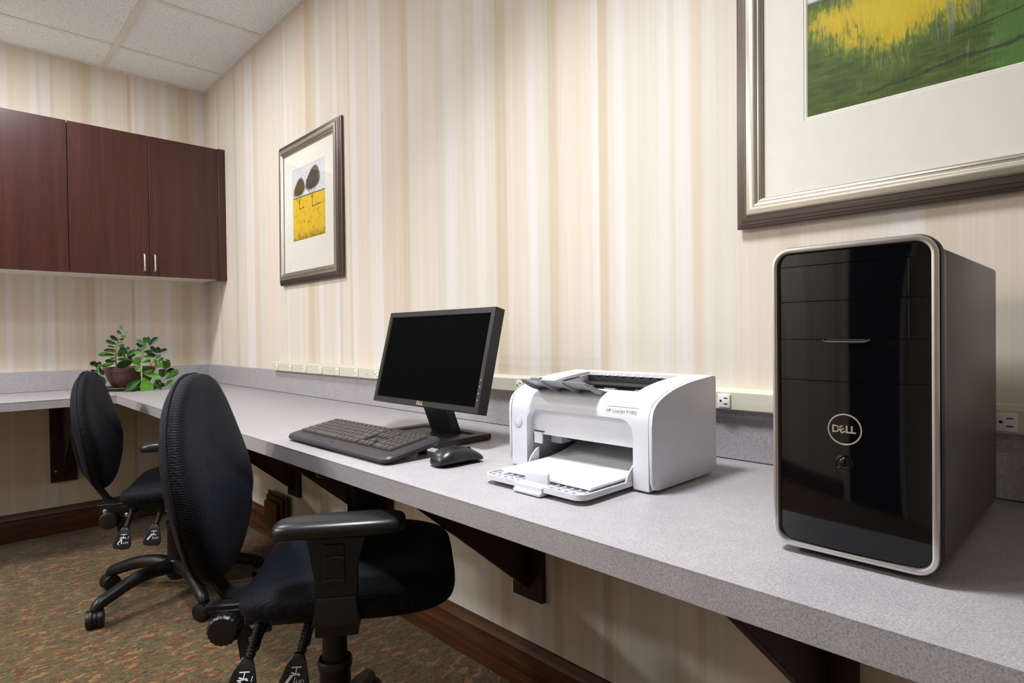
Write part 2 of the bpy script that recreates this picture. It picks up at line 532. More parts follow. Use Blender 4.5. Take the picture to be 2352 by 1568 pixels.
# printed stripes, metres along each wall from the room corner
ST_LONG = [(0.0, TAN), (0.06, PEA), (0.12, CRM), (0.16, WHT), (0.21, TAN), (0.26, PEA), (0.36, CRM), (0.44, GRN), (0.49, TND), (0.515, GRN),
           (0.555, CRM), (0.60, PEA), (0.66, WHT), (0.775, TAN), (0.85, CRM), (0.95, PEA), (1.06, CRM), (1.14, PEA), (1.155, GRN), (1.19, WHT), (1.215, CRM), (1.335, PEA),
           (1.43, TND), (1.49, TAN), (1.54, WHT), (1.575, CRM), (1.645, PEA), (1.70, WHT), (1.735, TAN), (1.755, CRM), (1.802, PEA), (1.825, TAN),
           (1.845, WHT), (1.895, PEA), (2.0, WHT), (2.09, TAN), (2.235, TND), (2.275, CRM), (2.345, PEA), (2.445, GRN), (2.487, WHT), (2.56, CRM),
           (2.654, WHT), (2.70, CRM), (2.75, TND), (2.80, PEA), (2.89, WHT), (2.93, CRM), (2.95, GRN), (2.971, TND), (3.01, PEA), (3.11, CRM), (3.127, WHT), (3.15, TND),
           (3.18, CRM), (3.20, WHT), (3.234, CRM), (3.332, WHT), (3.36, CRM), (3.375, WHT), (3.42, TAN), (3.446, CRM), (3.53, PEA), (3.62, TAN), (3.66, PEA)]
ST_FAR = [(0.0, CRM), (0.03, WHT), (0.077, PEA), (0.11, TND), (0.17, TAN), (0.20, GRN), (0.23, WHT), (0.26, PEA), (0.357, WHT), (0.385, CRM), (0.40, WHT), (0.419, TND),
          (0.437, PEA), (0.50, PEA), (0.565, WHT), (0.58, CRM), (0.617, TND), (0.66, TAN), (0.715, PEA), (0.785, TAN), (0.803, WHT), (0.845, CRM), (0.86, WHT), (0.89, PEA), (0.985, WHT),
          (1.008, PEA), (1.05, CRM), (1.12, TAN), (1.2, PEA)]

stripe_wall('wall_back', ST_LONG, 'x', ROOM_X, 1, 0, CEIL + 0.1)
stripe_wall('wall_left', ST_FAR, 'y', -ROOM_Y, -1, 0, CEIL + 0.1)
ww = stripe_wall('wall_front', ST_LONG, 'x', ROOM_X, 1, 0, CEIL + 0.1); ww.location = (0, ROOM_Y, 0)
ww = stripe_wall('wall_right', ST_FAR, 'y', -ROOM_Y, -1, 0, CEIL + 0.1); ww.location = (ROOM_X, 0, 0)

o = obj('floor', bx((0, ROOM_Y, -0.05), (ROOM_X, 0, 0)), M_CARPET, smooth=0); tag(o, kind='structure')

# ---- ceiling: slab, grid bars, tiles
GX = [0.35 + 0.628 * k for k in range(0, 11)]
GY = [-0.55 - 0.628 * k for k in range(0, 5)]
ceil = obj('ceiling', bx((0, ROOM_Y, CEIL + 0.03), (ROOM_X, 0, CEIL + 0.06)), M_TILE, smooth=0)
tag(ceil, kind='structure')
for y in GY:
    obj('grid_bar', bx((0.0, y - 0.014, CEIL), (ROOM_X, y + 0.014, CEIL + 0.004), 0.001, 1), M_BAR, ceil)
for x in GX:
    yy = [0.0] + GY + [ROOM_Y]
    for i in range(len(yy) - 1):
        y1 = yy[i] - (0.022 if i == 0 else 0.0145); y0 = yy[i + 1] + 0.0145
        if y1 - y0 > 0.05:
            obj('cross_bar', bx((x - 0.0115, y0, CEIL + 0.0006), (x + 0.0115, y1, CEIL + 0.004)), M_BAR, ceil)
obj('wall_angle', bx((0, -0.022, CEIL - 0.001), (ROOM_X, 0, CEIL + 0.006)), M_BAR, ceil)
obj('wall_angle', bx((0, ROOM_Y, CEIL - 0.001), (0.022, -0.0225, CEIL + 0.006)), M_BAR, ceil)
xs = [0.0] + GX + [ROOM_X]; ys = [0.0] + GY + [ROOM_Y]
tile_cache = {}
for i in range(len(xs) - 1):
    for j in range(len(ys) - 1):
        wx_, wy_ = xs[i + 1] - xs[i], ys[j] - ys[j + 1]
        key = (round(wx_, 3), round(wy_, 3))
        if key not in tile_cache:
            tile_cache[key] = mesh_of(bx((-wx_ / 2 + 0.003, -wy_ / 2 + 0.003, 0), (wx_ / 2 - 0.003, wy_ / 2 - 0.003, 0.012)), 'ceiling_tile', M_TILE, 0)
        link('ceiling_tile', tile_cache[key], ceil, ((xs[i] + xs[i + 1]) / 2, (ys[j] + ys[j + 1]) / 2, CEIL + 0.0045))

# ---- baseboards
def base_profile():
    return [(0, 0), (0.016, 0), (0.016, 0.100), (0.0145, 0.104), (0.0145, 0.108), (0.018, 0.111), (0.018, 0.118), (0.013, 0.128), (0.010, 0.140), (0.008, 0.146), (0.0, 0.147)]
bm = B(); prism(bm, [(-d, z) for d, z in base_profile()], 'x', 0.0, ROOM_X)
o = obj('baseboard_back', bm, M_OAK_X, smooth=25); tag(o, kind='structure')
bm = B(); prism(bm, [(d, z) for d, z in base_profile()], 'y', ROOM_Y, -0.018)
o = obj('baseboard_left', bm, M_OAK_Y, smooth=25); tag(o, kind='structure')
bm = B(); prism(bm, [(d, z) for d, z in base_profile()], 'x', 0.02, 2.9)
o = obj('baseboard_front', bm, M_OAK_X, (None), (0, ROOM_Y, 0), smooth=25); tag(o, kind='structure')

# ---- the dark door on the wall across the room (seen only as a reflection)
d1 = empty('door_1', (3.45, ROOM_Y + 0.001, 0)); tag(d1, kind='structure')
obj('door_leaf', bx((-0.42, 0.0, 0.01), (0.42, 0.03, 2.05), 0.002, 1), M_NAVY, d1)
for lo, hi in (((-0.50, 0, 0), (-0.425, 0.045, 2.12)), ((0.425, 0, 0), (0.50, 0.045, 2.12)), ((-0.424, 0, 2.055), (0.424, 0.045, 2.12))):
    obj('door_casing', bx(lo, hi, 0.004, 1), M_CASING, d1)
bm = B(); tube(bm, [(0.36, 0.03, 1.0), (0.36, 0.075, 1.0), (0.25, 0.075, 1.0)], 0.009, 10)
obj('door_handle', bm, M_NICKEL, d1)

# ---- recessed ceiling lights, including the three added fill lamps
M_LENS = mat_emit('lamp_lens', (1.0, 0.96, 0.9), 6.0)
for i, (x, y, dia, watts, beam, where) in enumerate(LAMPS):
    t_ = empty('ceiling_light', (x, y, CEIL), 0, 'round recessed ceiling light ' + where, 'light', 'recessed ceiling lights')
    r = dia / 2
    bm = B(); lathe(bm, [(r + 0.002, -0.0012), (r + 0.03, -0.0012), (r + 0.032, 0.003), (r + 0.002, 0.003)], 40)
    obj('trim_ring', bm, M_BAR, t_)
    bm = B(); lathe(bm, [(0.001, 0.0015), (r, 0.0015), (r, 0.0035), (0.001, 0.0035)], 40)
    obj('lens', bm, M_LENS, t_)
    L = bpy.data.lights.new('downlight', 'AREA'); L.shape = 'DISK'; L.size = dia; L.energy = watts
    L.color = LAMP_COLOR; L.spread = math.radians(beam)
    lo = bpy.data.objects.new('downlight', L); COL.objects.link(lo); lo.parent = t_; lo.location = (0, 0, -0.004); lo.visible_camera = True

# ================================================================== counter
ct = empty('countertop', (0, 0, 0), 0, 'L-shaped grey speckled laminate countertop with backsplash along two walls', 'countertop')
bm = B()
L_pts = [(0.001, -0.001), (5.6, -0.001), (5.6, -0.633), (0.633, -0.633), (0.633, -2.6), (0.001, -2.6)]
prism(bm, L_pts[::-1], 'z', CB, CT, 0.0015, 2)
obj('worktop', bm, M_LAM, ct, smooth=25)
obj('backsplash', bx((0.0, -0.020, CT + 0.0008), (5.6, -0.0005, 0.900), 0.001, 1), M_LAM, ct)
obj('backsplash', bx((0.0005, -2.6, CT + 0.0008), (0.020, -0.0204, 0.900), 0.001, 1), M_LAM, ct)
obj('seam_line', bx((0.02, -0.0212, CT), (5.6, -0.0196, CT + 0.0010)), M_SLOT, ct)
obj('seam_line', bx((0.0196, -2.6, CT), (0.0212, -0.0212, CT + 0.0010)), M_SLOT, ct)

# ---- brackets below the counter
def bracket(name, loc, rz, label, screws=False):
    """local: wall plane y=0, room towards -y, plate centred on x=0"""
    t_ = empty(name, loc, rz, label, 'bracket', 'brackets under the counter')
    obj('wall_plate', bx((-0.06, -0.019, 0.285), (0.06, -0.0008, CB - 0.0005), 0.001, 1), M_BRACK, t_)
    bm = B(); prism(bm, [(-0.0195, 0.315), (-0.0195, CB - 0.001), (-0.52, CB - 0.001), (-0.52, CB - 0.02)], 'x', -0.010, 0.010, 0.001, 1)
    obj('gusset', bm, M_BRACK, t_)
    for z in ((0.345, 0.70) if screws else ()):
        for sx in (-0.036,):
            bm = B(); lathe(bm, [(0.0055, 0.0), (0.0055, -0.0012), (0.003, -0.0024), (0.0002, -0.0026)], 10, (sx, -0.019, z), 'y')
            obj('screw_head', bm, M_BOLT, t_)
    return t_
_bl = ['dark wooden counter bracket beside the wooden wall block', 'dark wooden counter bracket half hidden by the nearer chair armrest',
       'dark wooden counter bracket on the wall below the laser printer', 'dark wooden counter bracket below the computer tower']
for x, l in zip((1.255, 2.075, 2.878, 3.70), _bl):
    bracket('counter_bracket', (x, 0, 0), 0, l)
bracket('counter_bracket', (0, -0.775, 0), math.pi / 2, 'dark wooden counter bracket on the far wall behind the farther chair', True)

# ---- raised-panel wooden block on the wall above the baseboard
wb = empty('wood_block', (1.085, 0, 0.0), 0, 'raised-panel oak block on the striped wall above the baseboard', 'block')
obj('back_plate', bx((-0.115, -0.030, 0.06), (0.115, -0.0185, 0.268), 0.003, 2), M_OAK_X, wb)
obj('middle_step', bx((-0.098, -0.046, 0.076), (0.098, -0.0302, 0.252), 0.004, 2), M_OAK_X, wb)
obj('raised_panel', bx((-0.075, -0.068, 0.098), (0.075, -0.0462, 0.230), 0.005, 2), M_OAK_X, wb)

# ---- power raceway
rw = empty('power_raceway', (0, 0, 0), 0, 'long ivory power raceway with a row of outlets above the backsplash', 'raceway')
bm = B(); prism(bm, [(-0.0005, 0.9005), (-0.038, 0.9005), (-0.040, 0.9025), (-0.040, 0.938), (-0.034, 0.946), (-0.0005, 0.946)], 'x', 1.079, 5.4)
obj('channel', bm, M_IVORY, rw, smooth=20)
ob_me = mesh_of(bx((-0.0135, -0.0045, -0.0145), (0.0135, 0, 0.0145), 0.0012, 2), 'outlet', M_OUTLET)
slot_me = mesh_of(bx((-0.0042, -0.0003, -0.0010), (0.0042, 0.0006, 0.0010)), 'outlet_slot', M_SLOT, 0)
bm = B(); lathe(bm, [(0.0001, -0.0003), (0.0026, -0.0003), (0.0026, 0.0006), (0.0001, 0.0006)], 12, (0, 0, 0), 'y')
hole_me = mesh_of(bm, 'ground_hole', M_SLOT, 0)
bm = B(); lathe(bm, [(0.0035, 0.0), (0.0035, -0.001), (0.002, -0.0024), (0.0001, -0.0027)], 10, (0, 0, 0), 'y')
scr_me = mesh_of(bm, 'screw', M_IVORY)
for k in range(20):
    x = 1.148 + 0.1575 * k
    po = link('outlet', ob_me, rw, (x, -0.0401, 0.9195))
    link('outlet_slot', slot_me, po, (0.0045, -0.0046, 0.0062))
    link('outlet_slot', slot_me, po, (0.0045, -0.0046, -0.0062))
    link('ground_hole', hole_me, po, (-0.0068, -0.0046, 0.0))
for k in range(10):
    link('screw', scr_me, rw, (1.413 + 0.2985 * k, -0.0401, 0.920))

# ================================================================== wall cabinets
CZ0, CZ1, CXF = 1.418, 2.196, 0.33
def cabinet(label, y_r, ndoors, wdoor, handles):
    y_l = y_r - ndoors * wdoor
    t_ = empty('wall_cabinet', (0.0, (y_l + y_r) / 2, CZ0), 0, label, 'cabinet', 'mahogany wall cabinets on the far wall')
    hw = (y_r - y_l) / 2
    H = CZ1 - CZ0
    obj('body', bx((0.001, -hw + 0.0008, 0.003), (CXF - 0.021, hw - 0.0008, H - 0.001)), M_MELA, t_, smooth=0)
    for k in range(ndoors):
        b_ = hw - k * wdoor; a_ = b_ - wdoor
        d = obj('door', bx((CXF - 0.0205, a_ + 0.0014, 0.0), (CXF, b_ - 0.0014, H), 0.0012, 1), M_MAHOG, t_)
        side = handles[k]
        if side:
            yh = (a_ + 0.020) if side == 'L' else (b_ - 0.031)
            pts = smoothcurve([(CXF, yh, 0.026), (CXF + 0.018, yh, 0.027), (CXF + 0.024, yh, 0.036), (CXF + 0.025, yh, 0.072), (CXF + 0.024, yh, 0.108), (CXF + 0.018, yh, 0.117), (CXF, yh, 0.118)], 4)
            bm = B(); tube(bm, pts, 0.0042, 10)
            obj('handle', bm, M_NICKEL, d)
    return t_
c1 = cabinet('two-door mahogany wall cabinet next to the room corner, with two nickel handles', -0.042, 2, 0.3645, ['L', 'R'])
obj('filler_strip', bx((CXF - 0.06, 0.3652, -0.006), (CXF + 0.002, 0.4050, CZ1 - CZ0 + 0.004), 0.001, 1), M_MAHOG, c1)
cabinet('mahogany wall cabinet cut off by the left edge of the picture', -0.772, 2, 0.3645, ['L', 'R'])

# ================================================================== framed pictures
FW, FH, FM = 0.637, 0.688, 0.058

def ring_mould(bm, w_, h_, prof, mi_h=0, mi_v=1):
    rings = []
    for sx, sz in ((-1, -1), (1, -1), (1, 1), (-1, 1)):
        rings.append([bm.verts.new((sx * (w_ / 2 - u), -v, sz * (h_ / 2 - u))) for u, v in prof])
    for k in range(4):
        a, b = rings[k], rings[(k + 1) % 4]
        for j in range(len(prof) - 1):
            f = bm.faces.new((a[j], a[j + 1], b[j + 1], b[j]))
            f.material_index = mi_h if k % 2 == 0 else mi_v
    return bm

def picture(label, x0, z0, art_mat, art_w):
    t_ = empty('framed_picture', (x0 + FW / 2, -0.0008, z0 + FH / 2), 0, label, 'picture', 'framed landscape pictures on the striped wall')
    t_.rotation_euler = (math.radians(-0.45), 0, 0)
    t_.location.y = -0.0045
    outer = [(0.0, 0.0), (0.0, 0.009), (0.0035, 0.0105), (0.0055, 0.0105), (0.006, 0.0135), (0.010, 0.015), (0.012, 0.015), (0.0125, 0.0175), (0.018, 0.0195), (0.0235, 0.0205), (0.0245, 0.0215)]
    inner = [(0.0245, 0.0215), (0.027, 0.0245), (0.034, 0.0262), (0.042, 0.0250), (0.047, 0.0215), (0.049, 0.0200), (0.0515, 0.0205), (0.054, 0.0195), (0.0575, 0.0160), (FM, 0.0090)]
    bm = B(); ring_mould(bm, FW, FH, outer); obj('outer_moulding', bm, [M_FRD, M_FRDZ], t_, smooth=30)
    bm = B(); ring_mould(bm, FW, FH, inner); obj('inner_moulding', bm, [M_FRS, M_FRSZ], t_, smooth=30)
    sw, sh = FW - 2 * FM, FH - 2 * FM
    # mat board with a bevelled window
    ah = 0.338
    az = sh / 2 - 0.088 - ah / 2
    bm = B()
    lo = [(-sw / 2 - 0.004, -sh / 2 - 0.004), (sw / 2 + 0.004, -sh / 2 - 0.004), (sw / 2 + 0.004, sh / 2 + 0.004), (-sw / 2 - 0.004, sh / 2 + 0.004)]
    def rc(e): return [(-art_w / 2 - e, az - ah / 2 - e), (art_w / 2 + e, az - ah / 2 - e), (art_w / 2 + e, az + ah / 2 + e), (-art_w / 2 - e, az + ah / 2 + e)]
    R = [[bm.verts.new((p[0], y, p[1])) for p in pts] for pts, y in ((lo, -0.0095), (rc(0.007), -0.0095), (rc(0.0062), -0.0085), (rc(0.002), -0.0085), (rc(0.0), -0.0070))]
    for a, b in zip(R[:-1], R[1:]):
        for k in range(4):
            bm.faces.new((a[k], a[(k + 1) % 4], b[(k + 1) % 4], b[k]))
    obj('mat_board', bm, M_MAT, t_, smooth=0)
    bm = B(); box(bm, (-art_w / 2 - 0.003, -0.0068, -ah / 2 - 0.003), (art_w / 2 + 0.003, -0.0050, ah / 2 + 0.003))
    art = obj('art_print', bm, art_mat, t_, (0, 0, az), smooth=0)
    obj('glazing', bx((-sw / 2 - 0.002, -0.0112, -sh / 2 - 0.002), (sw / 2 + 0.002, -0.0104, sh / 2 + 0.002)), M_GLASS, t_, smooth=0)
    obj('backing', bx((-FW / 2 + 0.004, -0.0048, -FH / 2 + 0.004), (FW / 2 - 0.004, -0.0005, FH / 2 - 0.004)), M_FRD, t_, smooth=0)
    return t_, art

def mat_glass():
    t = NT('picture_glass')
    out = t.n['Material Output']
    tr = t.new('ShaderNodeBsdfTransparent')
    gl = t.new('ShaderNodeBsdfGlossy'); gl.inputs['Roughness'].default_value = 0.04
    n = t.noise(t.coord(), 5.0)
    fr = t.new('ShaderNodeFresnel'); fr.inputs[0].default_value = 1.35
    mx = t.new('ShaderNodeMixShader')
    t.l(t.math('MULTIPLY', fr.outputs[0], t.math('ADD', 0.16, t.math('MULTIPLY', n.outputs[0], 0.06))), mx.inputs[0])
    t.l(tr.outputs[0], mx.inputs[1]); t.l(gl.outputs[0], mx.inputs[2])
    t.l(mx.outputs[0], out.inputs[0])
    return t.m
M_GLASS = mat_glass()

def mat_art_trees():
    """two dark trees on a yellow field below a pale scratched sky"""
    t = NT('painting_two_trees')
    co = t.coord(); s = t.sep(co)
    u = t.math('DIVIDE', s[0], 0.165); v = t.math('DIVIDE', s[2], 0.169)     # -1..1
    n = t.noise(co, 26.0, 5.0, 0.7)
    nf = t.noise(t.mapping(co, (1.6, 1, 0.7), (0, 0.5, 0)), 120.0, 4.0, 0.8, 1.0)
    sky = t.ramp(nf.outputs[0], [(0.32, srgb(122, 130, 146)), (0.42, srgb(206, 210, 216)), (0.62, srgb(238, 239, 241)), (0.76, srgb(190, 184, 156))])
    gn = t.math('ADD', t.math('MULTIPLY', n.outputs[0], 0.75), t.math('MULTIPLY', nf.outputs[0], 0.35))
    field = t.ramp(gn, [(0.36, srgb(140, 108, 30)), (0.46, srgb(214, 172, 36)), (0.56, srgb(236, 200, 48)), (0.70, srgb(222, 178, 60))])
    edge = t.math('ADD', t.math('MULTIPLY', v, -1.0), t.math('MULTIPLY', t.math('SUBTRACT', nf.outputs[0], 0.5), 1.8))
    grime = t.ramp(edge, [(0.86, (0, 0, 0, 1)), (1.0, (1, 1, 1, 1))])
    field = t.mix(t.math('MULTIPLY', grime, 0.8), field, srgb(70, 56, 24))
    hor = t.math('SUBTRACT', v, t.math('ADD', 0.20, t.math('MULTIPLY', u, -0.02)))
    c = t.mix(t.math('GREATER_THAN', hor, 0.0), field, sky)
    line = t.math('LESS_THAN', t.math('ABSOLUTE', hor), 0.016)
    c = t.mix(t.math('MULTIPLY', line, 0.85), c, srgb(70, 54, 40))
    def crown(cu, cv, ru, rv, col_lo, col_hi, c, skew):
        du = t.math('DIVIDE', t.math('SUBTRACT', t.math('SUBTRACT', u, cu), t.math('MULTIPLY', t.math('SUBTRACT', v, cv), skew)), ru)
        dv = t.math('DIVIDE', t.math('SUBTRACT', v, cv), rv)
        # egg: wider at the bottom
        du2 = t.math('MULTIPLY', du, t.math('ADD', 1.0, t.math('MULTIPLY', dv, 0.42)))
        d = t.math('SQRT', t.math('ADD', t.math('MULTIPLY', du2, du2), t.math('MULTIPLY', dv, dv)))
        d = t.math('ADD', d, t.math('MULTIPLY', t.math('SUBTRACT', nf.outputs[0], 0.5), 0.55))
        m_ = t.ramp(d, [(0.84, (1, 1, 1, 1)), (1.0, (0, 0, 0, 1))])
        cc = t.ramp(n.outputs[0], [(0.3, srgb(*col_lo)), (0.7, srgb(*col_hi))])
        return t.mix(m_, c, cc)
    def stroke(c, u0, v0, u1, v1, wd):
        # line segment distance
        dx, dy = u1 - u0, v1 - v0; L2 = dx * dx + dy * dy
        pu = t.math('SUBTRACT', u, u0); pv = t.math('SUBTRACT', v, v0)
        tt = t.math('DIVIDE', t.math('ADD', t.math('MULTIPLY', pu, dx), t.math('MULTIPLY', pv, dy)), L2, True)
        eu = t.math('SUBTRACT', pu, t.math('MULTIPLY', tt, dx)); ev = t.math('SUBTRACT', pv, t.math('MULTIPLY', tt, dy))
        d = t.math('SQRT', t.math('ADD', t.math('MULTIPLY', eu, eu), t.math('MULTIPLY', ev, ev)))
        return t.mix(t.math('MULTIPLY', t.math('LESS_THAN', d, wd), 0.85), c, srgb(52, 44, 34))
    for seg in ((-0.58, 0.10, -0.62, -0.12, .016), (-0.62, -0.12, -0.28, -0.10, .012), (-0.60, 0.02, -0.40, 0.34, .012), (-0.60, 0.02, -0.85, 0.28, .012), (-0.59, 0.0, -0.58, 0.30, .012),
                (0.22, 0.08, 0.22, -0.16, .016), (0.22, -0.16, 0.74, -0.14, .013), (0.22, 0.06, 0.50, 0.46, .012), (0.22, 0.06, -0.08, 0.42, .012), (0.22, 0.05, 0.22, 0.40, .012)):
        c = stroke(c, *seg)
    c = crown(-0.58, 0.50, 0.36, 0.27, (58, 50, 30), (110, 98, 56), c, 0.25)
    c = crown(0.28, 0.62, 0.44, 0.34, (44, 38, 32), (92, 80, 62), c, 0.35)
    t.base(c); t.set(rough=0.6, spec=0.3)
    return t.m

def mat_art_field():
    """green and yellow field with streaked paint below a pale sky"""
    t = NT('painting_green_field')
    co = t.coord(); s = t.sep(co)
    u = t.math('DIVIDE', s[0], 0.17); v = t.math('DIVIDE', s[2], 0.169)
    n = t.noise(t.mapping(co, (1, 1, 1.4)), 9.0, 4.0, 0.6)
    nf = t.noise(t.mapping(co, (2.2, 1, 0.5), (0, 0.25, 0)), 70.0, 5.0, 0.75, 0.6)
    nh = t.noise(t.mapping(co, (0.5, 1, 2.4), (0, 0.15, 0)), 46.0, 5.0, 0.75, 0.4)
    st = t.noise(t.mapping(co, (1.0, 1, 0.10)), 110.0, 3.0, 0.6, 0.3)
    # band of yellow just below the horizon, fading into greens
    band = t.math('SUBTRACT', 0.90, t.math('MULTIPLY', t.math('ABSOLUTE', t.math('SUBTRACT', v, 0.02)), 1.05))
    band = t.math('SUBTRACT', band, t.math('MULTIPLY', t.math('ABSOLUTE', t.math('ADD', u, 0.05)), 0.42))
    band = t.math('ADD', band, t.math('MULTIPLY', t.math('SUBTRACT', nf.outputs[0], 0.5), 1.0))
    band = t.math('ADD', band, t.math('MULTIPLY', t.math('SUBTRACT', n.outputs[0], 0.5), 1.0))
    c = t.ramp(band, [(0.0, srgb(60, 84, 18)), (0.18, srgb(74, 100, 26)), (0.32, srgb(108, 126, 36)), (0.42, srgb(158, 152, 40)), (0.52, srgb(206, 178, 30)), (0.75, srgb(216, 190, 34))])
    g2 = t.ramp(nh.outputs[0], [(0.35, srgb(54, 70, 16)), (0.55, srgb(84, 104, 30)), (0.7, srgb(104, 130, 66))])
    low = t.ramp(band, [(0.12, (1, 1, 1, 1)), (0.40, (0, 0, 0, 1))])
    c = t.mix(t.math('MULTIPLY', low, 0.65), c, g2)
    right = t.ramp(t.math('ADD', u, t.math('MULTIPLY', nh.outputs[0], 0.5)), [(0.85, (0, 0, 0, 1)), (1.2, (1, 1, 1, 1))])
    c = t.mix(t.math('MULTIPLY', right, 0.6), c, srgb(92, 136, 62))
    # blue-grey vertical drips in the lower middle
    drip = t.math('MULTIPLY', t.ramp(st.outputs[0], [(0.585, (0, 0, 0, 1)), (0.62, (1, 1, 1, 1))]),
                  t.ramp(t.math('ABSOLUTE', t.math('ADD', v, 0.45)), [(0.25, (1, 1, 1, 1)), (0.5, (0, 0, 0, 1))]))
    drip = t.math('MULTIPLY', drip, t.ramp(t.math('ABSOLUTE', t.math('SUBTRACT', u, 0.1)), [(0.4, (1, 1, 1, 1)), (0.75, (0, 0, 0, 1))]))
    c = t.mix(t.math('MULTIPLY', drip, 0.5), c, srgb(120, 144, 130))
    # dark scribbled lines near the lower edge
    ln = t.math('SUBTRACT', t.math('ADD', v, t.math('MULTIPLY', t.math('SUBTRACT', n.outputs[0], 0.5), 0.25)), t.math('ADD', -0.86, t.math('MULTIPLY', u, 0.10)))
    dk = t.math('MULTIPLY', t.math('LESS_THAN', t.math('ABSOLUTE', ln), 0.014), t.math('GREATER_THAN', u, -0.4))
    c = t.mix(t.math('MULTIPLY', dk, 0.7), c, srgb(36, 44, 34))
    ln2 = t.math('SUBTRACT', v, t.math('ADD', -0.62, t.math('MULTIPLY', u, 0.16)))
    dk2 = t.math('MULTIPLY', t.math('LESS_THAN', t.math('ABSOLUTE', ln2), 0.008), t.math('GREATER_THAN', u, 0.35))
    c = t.mix(t.math('MULTIPLY', dk2, 0.7), c, srgb(40, 54, 40))
    # sky, horizon and a tree trunk
    hor = t.math('SUBTRACT', v, t.math('ADD', 0.30, t.math('MULTIPLY', t.math('ADD', u, 1.0), -0.02)))
    sky = t.ramp(nf.outputs[0], [(0.35, srgb(198, 204, 214)), (0.6, srgb(232, 234, 240))])
    c = t.mix(t.math('GREATER_THAN', hor, 0.0), c, sky)
    c = t.mix(t.math('MULTIPLY', t.math('LESS_THAN', t.math('ABSOLUTE', hor), 0.022), 0.8), c, srgb(60, 78, 30))
    for uu in (-0.50,):
        tr = t.math('MULTIPLY', t.math('LESS_THAN', t.math('ABSOLUTE', t.math('SUBTRACT', u, uu)), 0.018), t.math('GREATER_THAN', v, 0.20))
        c = t.mix(tr, c, srgb(52, 48, 24))
    shd = t.math('MULTIPLY', t.math('LESS_THAN', t.math('ABSOLUTE', t.math('SUBTRACT', v, t.math('ADD', 0.245, t.math('MULTIPLY', u, 0.07)))), 0.014), t.math('LESS_THAN', t.math('ABSOLUTE', t.math('SUBTRACT', u, -0.26)), 0.24))
    c = t.mix(t.math('MULTIPLY', shd, 0.75), c, srgb(66, 84, 20))
    t.base(c); t.set(rough=0.5, spec=0.35)
    t.bump(nf.outputs[0], 0.35, 0.002)
    return t.m

picture('framed painting of two dark trees on a yellow field beside the cabinets', 1.148, 1.325, mat_art_trees(), 0.330)
picture('framed green and yellow abstract field painting above the computer tower', 3.531, 1.288, mat_art_field(), 0.348)

